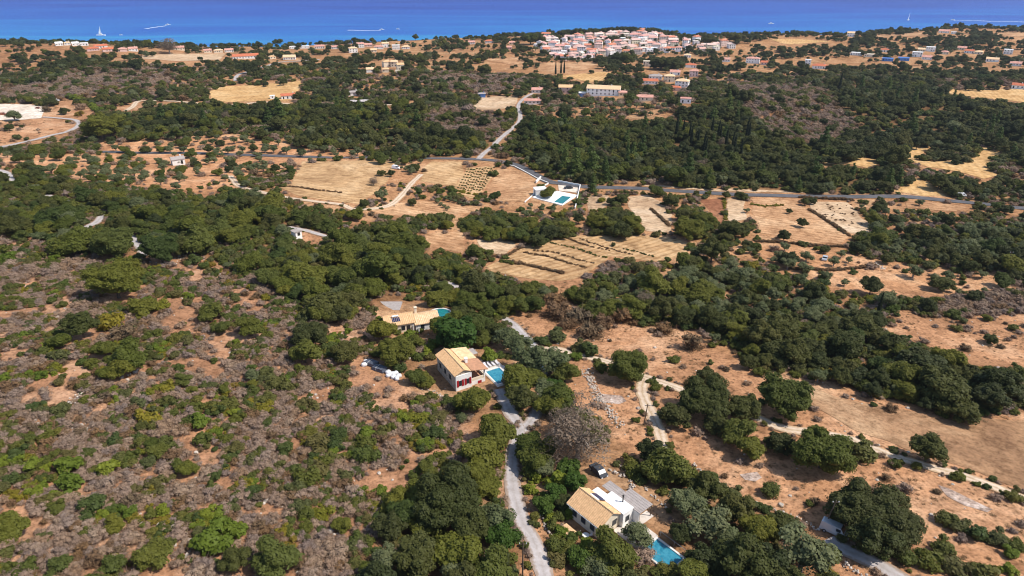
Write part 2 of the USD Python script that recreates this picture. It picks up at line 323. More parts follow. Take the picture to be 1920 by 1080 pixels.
# the sea: colour bands run with distance out, broken up by noise; small waves by bump
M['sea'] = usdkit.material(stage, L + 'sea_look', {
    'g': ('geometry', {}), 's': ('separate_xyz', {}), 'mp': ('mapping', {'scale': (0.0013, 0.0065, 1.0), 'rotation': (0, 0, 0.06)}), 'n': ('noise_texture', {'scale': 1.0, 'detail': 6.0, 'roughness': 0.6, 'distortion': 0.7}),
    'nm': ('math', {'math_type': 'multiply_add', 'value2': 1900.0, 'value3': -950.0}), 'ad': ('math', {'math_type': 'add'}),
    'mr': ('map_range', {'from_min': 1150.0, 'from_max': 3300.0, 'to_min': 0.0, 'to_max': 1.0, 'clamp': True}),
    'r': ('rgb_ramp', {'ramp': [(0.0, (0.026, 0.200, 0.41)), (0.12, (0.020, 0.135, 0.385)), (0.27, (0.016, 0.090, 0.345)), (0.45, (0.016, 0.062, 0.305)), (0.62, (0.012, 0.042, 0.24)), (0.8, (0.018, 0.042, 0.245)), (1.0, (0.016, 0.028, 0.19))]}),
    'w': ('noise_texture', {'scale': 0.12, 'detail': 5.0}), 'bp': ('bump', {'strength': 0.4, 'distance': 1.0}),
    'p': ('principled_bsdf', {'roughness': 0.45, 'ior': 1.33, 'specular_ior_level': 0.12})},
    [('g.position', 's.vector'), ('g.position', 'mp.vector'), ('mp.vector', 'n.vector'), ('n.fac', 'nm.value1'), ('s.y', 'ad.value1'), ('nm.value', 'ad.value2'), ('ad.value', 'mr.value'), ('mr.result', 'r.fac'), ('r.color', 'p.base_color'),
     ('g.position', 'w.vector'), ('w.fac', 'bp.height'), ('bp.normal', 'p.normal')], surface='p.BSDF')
M['oak'] = leafy('oak_leaf_look', [(0.128, 0.164, 0.029), (0.211, 0.235, 0.035), (0.275, 0.277, 0.042), (0.108, 0.154, 0.035), (0.307, 0.292, 0.040), (0.180, 0.213, 0.048)])  # yellower leaves: the light on the left hillside is put into this colour
M['oak_dark'] = leafy('dark_oak_leaf_look', [(0.078, 0.098, 0.030), (0.125, 0.142, 0.034), (0.175, 0.178, 0.042), (0.092, 0.112, 0.036), (0.200, 0.190, 0.046)])
M['olive'] = leafy('olive_leaf_look', [(0.185, 0.212, 0.088), (0.245, 0.265, 0.118), (0.160, 0.192, 0.076), (0.275, 0.285, 0.132)], 0.4)
M['pine'] = leafy('pine_needle_look', [(0.114, 0.174, 0.041), (0.152, 0.216, 0.047), (0.190, 0.248, 0.055)])
M['cypress'] = leafy('cypress_look', [(0.028, 0.046, 0.020), (0.045, 0.062, 0.024)])
M['mastic'] = leafy('mastic_leaf_look', [(0.146, 0.176, 0.034), (0.217, 0.225, 0.036), (0.112, 0.161, 0.043), (0.283, 0.259, 0.048), (0.171, 0.190, 0.064), (0.250, 0.210, 0.064), (0.138, 0.196, 0.034)])
M['spurge'] = leafy('yellow_shrub_look', [(0.276, 0.240, 0.022), (0.345, 0.270, 0.030), (0.230, 0.240, 0.024), (0.310, 0.210, 0.034)], 0.35)
M['dry'] = leafy('dry_twig_look', [(0.370, 0.257, 0.184), (0.470, 0.328, 0.239), (0.410, 0.270, 0.176), (0.330, 0.245, 0.203), (0.500, 0.358, 0.248), (0.400, 0.250, 0.149)], 0.4, 0.1, 0.9)
M['bright'] = leafy('bright_leaf_look', [(0.150, 0.215, 0.026), (0.225, 0.285, 0.032), (0.300, 0.340, 0.036)], 0.4, 0.3)
M['fresh'] = leafy('fresh_leaf_look', [(0.075, 0.150, 0.022), (0.105, 0.190, 0.026), (0.140, 0.215, 0.032)], 0.5, 0.3)
M['straw_tuft'] = leafy('straw_tuft_look', [(0.391, 0.265, 0.138), (0.299, 0.196, 0.098), (0.460, 0.333, 0.184)], 0.3, 0.15, 0.9)
M['bare_twig'] = leafy('bare_twig_look', [(0.27, 0.195, 0.140), (0.34, 0.250, 0.180)], 0.45, 0.1, 0.9)
M['rustbush'] = leafy('brown_shrub_look', [(0.224, 0.136, 0.075), (0.304, 0.176, 0.083), (0.192, 0.144, 0.090)], 0.4, 0.1, 0.9)

# ---------------------------------------------------------------- what covers the land, by places of the photograph
OPEN, SCRUB, THICKET, FOREST, GROVE, MOSAIC, FIELD, VILLAGE, BROWN, GARDEN, BARE, SPARSE, LANE, OLIVEWOOD, ORCHARD = range(15)
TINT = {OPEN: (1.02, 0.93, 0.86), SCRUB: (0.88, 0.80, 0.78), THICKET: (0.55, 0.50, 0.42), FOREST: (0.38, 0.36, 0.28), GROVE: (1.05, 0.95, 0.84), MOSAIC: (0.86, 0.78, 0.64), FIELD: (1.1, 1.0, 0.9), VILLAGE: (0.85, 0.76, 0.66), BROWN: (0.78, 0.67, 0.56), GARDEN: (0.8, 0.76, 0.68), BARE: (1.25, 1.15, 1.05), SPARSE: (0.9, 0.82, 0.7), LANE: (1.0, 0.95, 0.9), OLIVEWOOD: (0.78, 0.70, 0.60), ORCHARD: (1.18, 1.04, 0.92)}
ZONES = [
    (MOSAIC, [(-900, 40), (2900, 40), (2900, 400), (-900, 400)]),
    (BROWN, [(-900, 80), (130, 84), (260, 100), (300, 118), (330, 150), (250, 175), (120, 182), (-900, 190)]),
    (MOSAIC, [(60, 110), (180, 105), (300, 112), (330, 128), (260, 130), (150, 125), (90, 150), (30, 165), (0, 150)]),
    (MOSAIC, [(480, 112), (640, 118), (900, 118), (1000, 125), (1010, 185), (880, 182), (640, 190), (560, 150)]),
    (BROWN, [(780, 140), (960, 130), (1000, 150), (930, 172), (800, 165)]),
    (FOREST, [(170, 235), (260, 203), (330, 200), (590, 205), (640, 200), (790, 202), (880, 212), (972, 212), (955, 245), (905, 280), (800, 268), (660, 246), (560, 236), (430, 230), (300, 238), (190, 246)]),
    (BROWN, [(800, 196), (900, 205), (960, 225), (930, 260), (850, 255), (790, 230)]),
    (FOREST, [(965, 265), (985, 235), (1050, 218), (1250, 225), (1290, 200), (1420, 160), (1560, 190), (1600, 230), (1690, 280), (1700, 300), (1660, 320), (1700, 348), (1560, 360), (1300, 352), (1250, 336), (1200, 342), (1140, 338), (1040, 328), (1010, 300), (965, 290)]),
    (BROWN, [(1360, 155), (1540, 165), (1600, 215), (1620, 250), (1500, 275), (1440, 250), (1390, 200)]),
    (FOREST, [(1560, 190), (1640, 150), (1740, 160), (1820, 190), (1920, 215), (2900, 215), (2900, 300), (1900, 290), (1860, 270), (1750, 270), (1690, 285), (1640, 260)]),
    (SPARSE, [(1010, 195), (1262, 196), (1262, 222), (1180, 226), (1020, 216)]),
    (VILLAGE, [(1021, 68), (1050, 74), (1112, 68), (1162, 63), (1208, 63), (1235, 68), (1277, 75), (1312, 79), (1346, 81), (1392, 90), (1333, 96), (1287, 98), (1229, 100), (1198, 106), (1171, 100), (1146, 108), (1123, 112), (1098, 112), (1050, 117), (1033, 106), (1000, 92), (1012, 80)]),
    (BARE, [(-900, 190), (60, 193), (85, 200), (85, 222), (20, 228), (-900, 232)]),
    (OPEN, [(-900, 228), (100, 220), (150, 238), (130, 250), (0, 278), (-900, 300)]),
    (OPEN, [(85, 190), (120, 182), (180, 205), (188, 215), (150, 232), (100, 220), (84, 215)]),
    (OPEN, [(205, 200), (270, 186), (330, 190), (240, 212), (210, 215)]),
    (ORCHARD, [(-900, 285), (30, 285), (160, 288), (430, 268), (560, 292), (640, 292), (600, 300), (565, 304), (540, 320), (470, 330), (450, 368), (400, 370), (330, 356), (240, 350), (150, 341), (30, 311), (-900, 310)]),
    (ORCHARD, [(180, 265), (430, 250), (560, 272), (640, 282), (740, 290), (740, 298), (560, 298), (430, 280), (300, 283), (180, 284)]),
    (THICKET, [(-900, 318), (30, 316), (150, 345), (240, 353), (330, 359), (400, 372), (420, 350), (480, 380), (560, 385), (640, 392), (660, 410), (600, 430), (545, 418), (545, 450), (600, 460), (640, 430), (700, 412), (790, 428), (800, 475), (830, 470), (900, 505), (1040, 540), (1045, 555), (970, 590), (945, 600), (930, 640), (870, 650), (820, 620), (720, 610), (700, 560), (640, 600), (600, 590), (540, 560), (500, 525), (400, 495), (350, 470), (270, 475), (180, 485), (100, 452), (0, 442), (-900, 440)]),
    (SPARSE, [(560, 305), (760, 300), (930, 305), (1010, 335), (1100, 355), (1220, 362), (1220, 440), (1100, 450), (1000, 445), (860, 440), (700, 410), (600, 395), (520, 365)]),
    (THICKET, [(700, 405), (790, 402), (845, 406), (840, 424), (760, 422), (700, 418)]),
    (GROVE, [(775, 330), (808, 345), (815, 372), (765, 378)]), (GROVE, [(742, 305), (800, 296), (790, 315), (740, 352), (718, 380), (704, 372), (730, 345)]),
    (THICKET, [(862, 408), (930, 398), (1000, 412), (1065, 425), (1085, 440), (1030, 450), (990, 452), (960, 446), (890, 438), (865, 425)]),
    (THICKET, [(1105, 400), (1150, 388), (1190, 402), (1215, 425), (1205, 440), (1110, 438), (1098, 420)]),
    (SPARSE, [(1220, 360), (1420, 368), (1700, 375), (1920, 395), (1920, 520), (1420, 520), (1300, 520), (1240, 500), (1220, 440)]),
    (THICKET, [(1265, 425), (1285, 385), (1320, 400), (1355, 418), (1400, 420), (1400, 445), (1350, 450), (1290, 450)]),
    (THICKET, [(870, 460), (900, 462), (930, 480), (925, 488), (885, 488), (870, 478)]), (THICKET, [(825, 470), (850, 462), (868, 476), (850, 484), (825, 480)]),
    (OLIVEWOOD, [(1600, 425), (1650, 405), (1720, 395), (1920, 400), (2900, 400), (2900, 540), (1900, 520), (1800, 502), (1740, 480), (1660, 470), (1600, 455)]),
    (GROVE, [(1280, 470), (1420, 455), (1600, 475), (1780, 505), (1920, 515), (2900, 530), (2900, 570), (1920, 560), (1700, 545), (1440, 535), (1330, 510)]),
    (BROWN, [(1090, 495), (1150, 487), (1230, 492), (1270, 520), (1180, 535), (1100, 525)]),
    (THICKET, [(1045, 555), (1110, 525), (1180, 535), (1240, 500), (1290, 480), (1420, 490), (1460, 535), (1560, 548), (1700, 560), (1640, 590), (1660, 620), (1720, 640), (1800, 680), (1920, 695), (2900, 720), (2900, 790), (1920, 772), (1800, 772), (1650, 745), (1580, 715), (1480, 700), (1390, 675), (1330, 615), (1200, 605), (1090, 580)]),
    (OLIVEWOOD, [(1060, 548), (1240, 502), (1290, 476), (1420, 482), (1560, 542), (1720, 570), (1640, 598), (1400, 590), (1200, 578)]),
    (BROWN, [(1690, 565), (1920, 540), (2900, 540), (2900, 590), (1920, 585), (1800, 592), (1720, 590)]),
    (OPEN, [(1650, 600), (1720, 592), (1920, 588), (2900, 592), (2900, 690), (1920, 690), (1800, 668), (1720, 630)]),
    (SPARSE, [(1330, 620), (1390, 660), (1360, 680), (1290, 650), (1280, 620)]),
    (OPEN, [(945, 590), (1045, 557), (1090, 582), (1200, 607), (1300, 620), (1330, 650), (1480, 705), (1580, 722), (1650, 750), (1800, 778), (1920, 778), (2900, 790), (2900, 1300), (1700, 1300), (1640, 1060), (1540, 1000), (1400, 935), (1230, 830), (1200, 720), (1080, 680), (1000, 650)]),
    (OPEN, [(1060, 690), (1200, 730), (1230, 830), (1200, 870), (1130, 800), (1055, 740)]),
    (SCRUB, [(-900, 445), (0, 445), (100, 455), (180, 488), (270, 478), (350, 474), (400, 498), (500, 528), (540, 562), (600, 592), (640, 602), (700, 565), (705, 625), (680, 690), (790, 740), (880, 800), (895, 840), (830, 920), (720, 950), (690, 1060), (670, 1300), (-900, 1300)]),
    (GARDEN, [(690, 680), (720, 560), (850, 570), (960, 600), (1060, 660), (1060, 740), (1150, 820), (1240, 900), (1330, 1010), (1300, 1300), (1040, 1300), (1000, 960), (950, 800), (880, 790), (800, 740)]),
    (THICKET, [(700, 1060), (730, 950), (830, 925), (895, 845), (905, 800), (955, 800), (950, 930), (985, 1020), (985, 1300), (660, 1300)]),
    (THICKET, [(1200, 860), (1250, 850), (1310, 880), (1390, 935), (1500, 975), (1560, 1020), (1590, 1300), (1290, 1300), (1340, 1030), (1260, 960)]),
    (OPEN, [(905, 905), (962, 880), (1000, 960), (1060, 1080), (960, 1090), (985, 1010), (930, 930)]),
]
ZW, ZH, ZX0, ZY0, ZS = 950, 320, -900, 40, 4.0
_zpx, _zpy = np.meshgrid(ZX0 + (np.arange(ZW) + 0.5) * ZS, ZY0 + (np.arange(ZH) + 0.5) * ZS)
ZR = np.full((ZH, ZW), OPEN, np.int16)
def _fill(arr, poly, val):
    p = np.array(poly, float); g = shapely.Polygon(poly)
    i0, i1 = max(0, int((p[:, 1].min() - ZY0) / ZS) - 1), min(ZH, int((p[:, 1].max() - ZY0) / ZS) + 2)
    j0, j1 = max(0, int((p[:, 0].min() - ZX0) / ZS) - 1), min(ZW, int((p[:, 0].max() - ZX0) / ZS) + 2)
    if i1 > i0 and j1 > j0:
        inside = shapely.contains_xy(g, _zpx[i0:i1, j0:j1], _zpy[i0:i1, j0:j1])
        arr[i0:i1, j0:j1][inside] = val
for zid, poly in ZONES:
    _fill(ZR, poly, zid)

# fields with an outline of their own: name, look, outline in the photograph, label
FIELDS = [
    ('stubble_field', 'straw', [(565, 303), (660, 301), (745, 299), (737, 322), (722, 345), (702, 362), (670, 384), (640, 380), (560, 368), (520, 350), (545, 343), (556, 325)]),
    ('stubble_field', 'straw', [(806, 303), (870, 303), (866, 330), (852, 350), (820, 346), (784, 340)]),
    ('vineyard_ground', 'straw', [(874, 315), (930, 311), (915, 352), (880, 374), (852, 360), (862, 335)]),
    ('ploughed_field', 'ochre', [(935, 314), (990, 322), (1018, 343), (1000, 366), (984, 378), (930, 378), (912, 360)]),
    ('ploughed_field', 'ochre', [(700, 385), (760, 378), (840, 380), (905, 388), (900, 396), (845, 402), (780, 402), (712, 404), (690, 396)]),
    ('fallow_field', 'paleearth', [(1100, 368), (1140, 366), (1150, 378), (1128, 392), (1100, 396)]),
    ('fallow_field', 'paleearth', [(1176, 370), (1213, 366), (1242, 382), (1264, 414), (1256, 438), (1214, 434), (1188, 404)]),
    ('red_plot', 'rust', [(1313, 374), (1356, 373), (1358, 412), (1350, 426), (1334, 404)]),
    ('strip_field', 'paleearth', [(1360, 373), (1394, 371), (1399, 412), (1366, 416)]),
    ('terrace_field', 'ochre', [(1408, 373), (1500, 373), (1496, 385), (1520, 394), (1592, 444), (1584, 459), (1520, 456), (1468, 442), (1430, 438), (1410, 403)]),
    ('hay_field', 'paleearth', [(1518, 378), (1587, 380), (1632, 420), (1630, 436), (1595, 439), (1520, 392)]),
    ('terraced_field', 'straw', [(912, 501), (950, 481), (990, 460), (1028, 450), (1084, 441), (1207, 441), (1272, 447), (1291, 460), (1283, 481), (1230, 489), (1145, 482), (1104, 512), (1042, 529), (924, 510)]),
    ('round_field', 'paleearth', [(888, 451), (922, 445), (958, 448), (967, 462), (942, 481), (918, 470), (894, 461)]),
    ('small_field', 'ochre', [(797, 438), (830, 434), (874, 434), (870, 458), (866, 474), (828, 466), (801, 466)]),
    ('hill_field', 'gold', [(392, 170), (420, 162), (480, 160), (565, 151), (560, 168), (540, 189), (500, 189), (430, 192), (396, 189)]),
    ('coast_field', 'paleearth', [(266, 104), (330, 101), (423, 101), (414, 112), (335, 115), (268, 110)]),
    ('gold_field', 'gold', [(1518, 300), (1563, 305), (1630, 292), (1656, 303), (1628, 316), (1590, 307), (1544, 312)]),
    ('gold_field', 'gold', [(1683, 290), (1708, 276), (1746, 274), (1723, 300), (1812, 303), (1842, 276), (1880, 285), (1848, 313), (1872, 329), (1846, 335), (1794, 321), (1740, 313), (1703, 301)]),
    ('gold_field', 'gold', [(1718, 333), (1760, 350), (1793, 367), (1730, 366), (1672, 359)]),
    ('gold_field', 'gold', [(1747, 168), (1830, 167), (2000, 168), (2100, 190), (1920, 192), (1848, 185), (1802, 180)]),
    ('coast_field', 'ochre', [(897, 111), (972, 108), (992, 116), (967, 122), (940, 118)]),
    ('terraced_slope', 'ochre', [(1010, 118), (1128, 117), (1092, 133), (1008, 133)]),
    ('gold_field', 'gold', [(1040, 144), (1082, 139), (1140, 134), (1137, 152), (1106, 155), (1070, 146)]),
    ('plain_field', 'paleearth', [(888, 184), (930, 181), (973, 180), (967, 199), (930, 206), (889, 206)]),
    ('coast_field', 'gold', [(1445, 73), (1500, 74), (1560, 78), (1480, 84), (1460, 80)]),
    ('coast_field', 'ochre', [(1625, 67), (1690, 63), (1745, 62), (1740, 67), (1650, 70)]),
    ('coast_field', 'ochre', [(1868, 62), (1950, 61), (1950, 68), (1890, 69)]),
    ('quarry_yard', 'chalk', [(-200, 196), (-20, 195), (58, 196), (82, 201), (80, 222), (30, 226), (-40, 226), (-200, 230)]),
    ('roadside_field', 'ochre', [(1695, 377), (1760, 381), (1815, 389), (1790, 397), (1700, 391)]),
    ('road_bank', 'paleearth', [(1208, 347), (1290, 351), (1400, 356), (1560, 360), (1562, 364), (1380, 360), (1280, 354), (1207, 350)]),
    ('wheat_stubble_field', 'brownfield', [(1500, 718), (1570, 742), (1650, 762), (1760, 784), (1960, 792), (2100, 800), (2100, 1010), (1990, 945), (1900, 908), (1830, 886), (1740, 850), (1650, 822), (1590, 800), (1530, 762)]),
    ('burnt_patch', 'ash', [(1120, 742), (1138, 732), (1172, 740), (1180, 750), (1165, 756), (1140, 752)]),
    ('burnt_patch', 'ash', [(1785, 922), (1812, 930), (1862, 948), (1852, 958), (1820, 952), (1792, 940)]),
    ('burnt_patch', 'ash', [(1395, 882), (1425, 880), (1432, 890), (1418, 897), (1402, 893)]),
]
FIELD_LABELS = ['golden stubble field beside the diagonal olive strip, with a white van at its edge', 'straw field between the olive strip and the vineyard', 'straw ground under the rows of small vines', 'brown ploughed field between the vineyard and the white pool villa', 'ochre strip below the vineyard and above the dark hedge of trees', 'pale bare plot right beside the lawn of the pool villa', 'pale fallow field right of the pool villa, with a curved bank', 'small rust red plot beside the asphalt road', 'pale narrow strip between the rust red plot and the terraced plots', 'ochre terraced plots with two round trees below the asphalt road', 'pale four-sided hay field dotted with bales, below the asphalt road', 'large straw field crossed by dark terrace banks, centre of the valley', 'round pale field left of the large terraced field', 'small ochre field at the edge of the left thicket', 'golden field on the slope beside the red-roofed cottage', 'long pale field on the coast at the left, before the beach houses', 'long golden clearing in the dark forest at the right', 'forked golden clearing in the dark forest at the far right', 'golden clearing beside the bend of the asphalt road at the right', 'long golden field at the right edge, before the far houses', 'ochre field left of the seaside village', 'ochre stepped slope with cypresses just below the seaside village', 'golden field below the seaside village and its cypresses', 'pale bare field with a blue hut beside the white lane', 'golden field on the shore right of the seaside village', 'ochre strip on the shore beside the lone white house', 'ochre strip on the far right shore', 'white chalk yard with parked machines at the left edge', 'ochre verge field along the asphalt road at the right', 'pale cut bank above the asphalt road at the right', 'wide brown stubble field beyond the pale track, bottom right', 'grey burnt patch on the slope below the round dark tree', 'grey burnt patch beside the pale track at the right edge', 'small grey heap of ash on the orange slope']
for (_, _, poly) in FIELDS:
    _fill(ZR, poly, FIELD)

ROADS = [   # name, look, width in metres, course in the photograph, label
    ('lane', 'lane_concrete', 3.1, [(1030, 1140), (1021, 1078), (1003, 1020), (978, 975), (964, 925), (960, 885), (964, 845), (974, 810), (968, 790), (955, 770), (942, 745), (935, 730)], 'grey concrete lane rising between the trees past the lower villa'),
    ('lane', 'lane_concrete', 2.9, [(974, 812), (995, 790), (1012, 760), (1018, 720), (1010, 690), (1004, 668), (998, 645), (975, 622), (955, 603), (930, 590), (905, 572), (878, 551), (850, 535), (822, 527), (790, 518), (740, 500), (700, 485), (672, 460), (640, 450), (610, 443), (575, 433), (540, 426)], 'pale lane winding up behind the villas into the thicket'),
    ('track', 'lane_dirt', 3.0, [(1004, 660), (1042, 655), (1090, 668), (1140, 679), (1207, 706), (1240, 717), (1275, 730), (1340, 755), (1410, 780), (1467, 803), (1530, 812), (1590, 823), (1632, 840), (1680, 857), (1747, 877), (1797, 890), (1847, 907), (1913, 933), (2000, 965)], 'pale dirt track crossing the orange slope to the right edge'),
    ('track', 'lane_dirt', 3.0, [(1210, 708), (1204, 725), (1207, 745), (1218, 770), (1228, 790), (1238, 815), (1245, 850)], 'short pale track running down beside a leaning pole'),
    ('lane', 'lane_concrete', 3.6, [(1552, 1011), (1572, 1025), (1613, 1044), (1650, 1062), (1700, 1090), (1780, 1130)], 'grey lane leaving the picture at the bottom right'),
    ('asphalt_road', 'asphalt', 5.4, [(-200, 277), (0, 277), (80, 280), (160, 284), (300, 287), (430, 290), (560, 294), (640, 296), (720, 296), (800, 297), (870, 298), (940, 303), (973, 312), (1007, 330), (1033, 342), (1090, 350), (1140, 352), (1207, 354), (1280, 359), (1380, 365), (1563, 369), (1690, 369), (1780, 377), (1863, 385), (1920, 391), (2100, 400)], 'dark asphalt road curving across the valley past the pool villa'),
    ('lane', 'lane_concrete', 4.0, [(897, 299), (907, 288), (927, 273), (933, 265), (962, 240), (975, 224), (972, 205), (974, 194), (985, 183), (998, 176)], 'straight pale lane climbing from the asphalt road towards the village'),
    ('lane', 'lane_concrete', 4.0, [(-100, 286), (0, 276), (45, 267), (90, 256), (127, 247), (147, 236), (142, 226), (110, 222), (80, 220)], 'pale lane leading to the chalk yard'),
    ('lane', 'lane_dirt', 5.0, [(236, 208), (250, 200), (263, 190), (317, 190), (433, 197), (500, 192), (587, 197)], 'pale track past the red-roofed cottage'),
    ('lane', 'lane_concrete', 5.0, [(441, 152), (447, 141), (477, 132), (500, 124), (520, 118), (560, 115), (600, 112)], 'pale lane climbing to the long red-roofed building'),
    ('track', 'lane_dirt', 3.2, [(432, 330), (440, 341), (450, 350), (487, 360), (533, 370), (590, 378), (640, 384), (667, 393), (723, 388), (750, 370), (773, 343), (790, 327)], 'dirt track around the golden stubble field'),
    ('lane', 'lane_concrete', 3.8, [(-100, 312), (0, 320), (25, 338), (60, 360), (100, 370), (130, 376), (170, 388), (190, 404), (180, 418), (155, 430), (180, 436), (220, 436), (245, 445), (262, 462), (275, 480)], 'grey lane zigzagging down the green hillside at the left'),
    ('track', 'lane_dirt', 8.0, [(690, 196), (730, 197), (778, 196)], 'pale yard beside the two white tanks'),
]
def densify(p, step):
    p = np.asarray(p, float); out = []
    for a, b in zip(p[:-1], p[1:]):
        n = max(1, int(np.linalg.norm(b - a) / step))
        out += [a + (b - a) * k / n for k in range(n)]
    return np.array(out + [p[-1]])
def curve(p, n=8):
    """A smooth line through the points (Catmull-Rom)."""
    p = np.asarray(p, float); q = np.vstack([2 * p[0] - p[1], p, 2 * p[-1] - p[-2]]); out = []
    for i in range(1, len(q) - 2):
        for t in np.arange(n) / n:
            a, b, c, d = q[i - 1:i + 3]
            out.append(0.5 * ((2 * b) + (c - a) * t + (2 * a - 5 * b + 4 * c - d) * t * t + (3 * b - a - 3 * c + d) * t ** 3))
    return np.array(out + [p[-1]])
def lift(x, y):
    return 0.05 + 0.00028 * np.hypot(x, y)

LANES_XY = []
for name, look, width, pts, label in ROADS:
    x, y = hit(*np.array(pts, float).T)
    line = curve(np.stack([x, y], 1), 10)
    line = densify(line, 1.5)
    t = np.gradient(line, axis=0); t /= np.linalg.norm(t, axis=1, keepdims=True) + 1e-9
    nrm = np.stack([-t[:, 1], t[:, 0]], 1)
    k = np.linspace(-0.5, 0.5, 9)
    wob = 1 + 0.15 * (meshkit.noise(np.stack([line[:, 0] / 2.6, line[:, 1] / 2.6, np.zeros(len(line))], 1), 3) - 0.5) * 2 * (look != 'asphalt')
    v2 = line[:, None] + nrm[:, None] * (k[None, :, None] * width * wob[:, None, None])
    z = H(v2[..., 0], v2[..., 1]) + 1.6 * lift(v2[..., 0], v2[..., 1])
    z[:, [0, 8]] -= 0.03
    v = np.concatenate([v2, z[..., None]], -1).reshape(-1, 3); n = len(line)
    f = np.array([[i * 9 + j, i * 9 + j + 1, (i + 1) * 9 + j + 1, (i + 1) * 9 + j] for i in range(n - 1) for j in range(8)])
    f = np.vstack([f[:, [0, 1, 2]], f[:, [0, 2, 3]]])[:, ::-1]
    rd = solo(name, (v, f), M[look], label, kind='structure', smooth=True)
    UsdGeom.PrimvarsAPI(rd).CreatePrimvar('across', Sdf.ValueTypeNames.FloatArray, 'vertex').Set(Vt.FloatArray.FromNumpy(np.tile(np.linspace(0, 1, 9), n).astype(np.float32)))
    LANES_XY.append((line, width))
LANE_TREE = cKDTree(np.vstack([l for l, w in LANES_XY]))
LANE_W = np.concatenate([np.full(len(l), w) for l, w in LANES_XY])

def sheet(poly_px, off, wobble=0.0, seed=0, step=6.0):
    p = np.array(poly_px + poly_px[:1], float)
    q = densify(p, step)[:-1]
    x, y = hit(q[:, 0], q[:, 1])
    b = np.stack([x, y], 1); d = np.hypot(x, y).mean()
    if wobble:
        b = b + wobble * (np.stack([meshkit.noise(np.c_[b / 7, np.zeros(len(b))], seed), meshkit.noise(np.c_[b / 7, np.ones(len(b)) * 9], seed)], 1) - 0.5)
    g = shapely.Polygon(b).buffer(0)
    if g.geom_type != 'Polygon': g = max(g.geoms, key=lambda a: a.area)
    b = np.array(g.exterior.coords)[:-1]
    s = max(1.2, d / 110)
    lo, hi = b.min(0), b.max(0)
    X, Y = np.meshgrid(np.arange(lo[0], hi[0], s), np.arange(lo[1], hi[1], s))
    inner = np.c_[X.ravel(), Y.ravel()]
    inner = inner[shapely.contains_xy(g.buffer(-0.4 * s), inner[:, 0], inner[:, 1])]
    pts = np.vstack([b, inner]); tri = Delaunay(pts).simplices
    c = pts[tri].mean(1); tri = tri[shapely.contains_xy(g, c[:, 0], c[:, 1])]
    e1, e2 = pts[tri[:, 1]] - pts[tri[:, 0]], pts[tri[:, 2]] - pts[tri[:, 0]]
    flip = e1[:, 0] * e2[:, 1] - e1[:, 1] * e2[:, 0] < 0
    tri[flip] = tri[flip][:, ::-1]
    return np.c_[pts, H(pts[:, 0], pts[:, 1]) + off * lift(pts[:, 0], pts[:, 1])], tri, g
FIELD_G = []
for i, ((name, look, poly), label) in enumerate(zip(FIELDS, FIELD_LABELS)):
    v, f, g = sheet(poly, 0.9, 4.5 if look == 'ash' else 2.8, i, 3.0 if look == 'ash' else 6.0)
    FIELD_G.append(g)
    solo(name, (v, f), M[look], label, kind='structure', smooth=True)

# the land itself: one sheet, fine near the camera's view, reaching past the shore and far to the sides
us = np.concatenate([np.linspace(-3.2, -1.0, 40)[:-1], np.linspace(-1.0, 1.0, 460), np.linspace(1.0, 3.2, 40)[1:]])
ys = np.concatenate([np.linspace(-420, 30, 46)[:-1], np.geomspace(130, 1750, 520) - 100])
LX = us[None, :] * (np.maximum(ys, 0)[:, None] + 130)
LY = np.repeat(ys[:, None], len(us), 1)
LZ = H(np.clip(LX, -2390, 2390), LY)
lpx, lpy, _ = proj(LX, np.maximum(LY, 20), LZ)
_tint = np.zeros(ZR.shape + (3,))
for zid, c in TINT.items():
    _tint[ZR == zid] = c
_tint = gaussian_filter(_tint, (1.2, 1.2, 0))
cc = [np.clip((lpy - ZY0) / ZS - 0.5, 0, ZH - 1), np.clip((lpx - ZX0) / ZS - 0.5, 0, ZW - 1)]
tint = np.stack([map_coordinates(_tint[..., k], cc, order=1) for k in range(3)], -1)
nr, nc = LX.shape
idx = np.arange(nr * nc).reshape(nr, nc)
q = np.stack([idx[:-1, :-1], idx[:-1, 1:], idx[1:, 1:], idx[1:, :-1]], -1).reshape(-1, 4)
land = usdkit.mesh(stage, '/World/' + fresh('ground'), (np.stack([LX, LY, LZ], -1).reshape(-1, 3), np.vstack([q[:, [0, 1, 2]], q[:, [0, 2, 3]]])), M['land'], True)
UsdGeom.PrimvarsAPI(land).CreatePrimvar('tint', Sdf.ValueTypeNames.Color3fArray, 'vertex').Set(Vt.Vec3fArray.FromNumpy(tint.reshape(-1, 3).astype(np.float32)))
tag(land, 'dry brown hillside and valley floor falling to the sea', kind='structure')
# beach and sea
bx = np.linspace(-1000, 330, 260)
bv = np.concatenate([np.c_[bx, coast(bx) - k, np.maximum(H(bx, coast(bx) - k), -0.5) + 0.35] for k in (-8, 12, 32, 50)])
nb = len(bx)
bf = np.array([[r * nb + i, (r + 1) * nb + i, (r + 1) * nb + i + 1, r * nb + i + 1] for r in range(3) for i in range(nb - 1)])
solo('beach', (bv, bf), M['sand'], 'pale sandy beach along the left shore', kind='structure', smooth=True)
sv = np.array([[-45000, 600, 0], [45000, 600, 0], [45000, 50000, 0], [-45000, 50000, 0]], float)
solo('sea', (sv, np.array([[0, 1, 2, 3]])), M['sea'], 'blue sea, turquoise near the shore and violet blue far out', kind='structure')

def zone_at(x, y, z):
    px, py, dep = proj(x, y, z)
    i = np.clip(((py - ZY0) / ZS).astype(int), 0, ZH - 1); j = np.clip(((px - ZX0) / ZS).astype(int), 0, ZW - 1)
    return ZR[i, j], px, py, dep
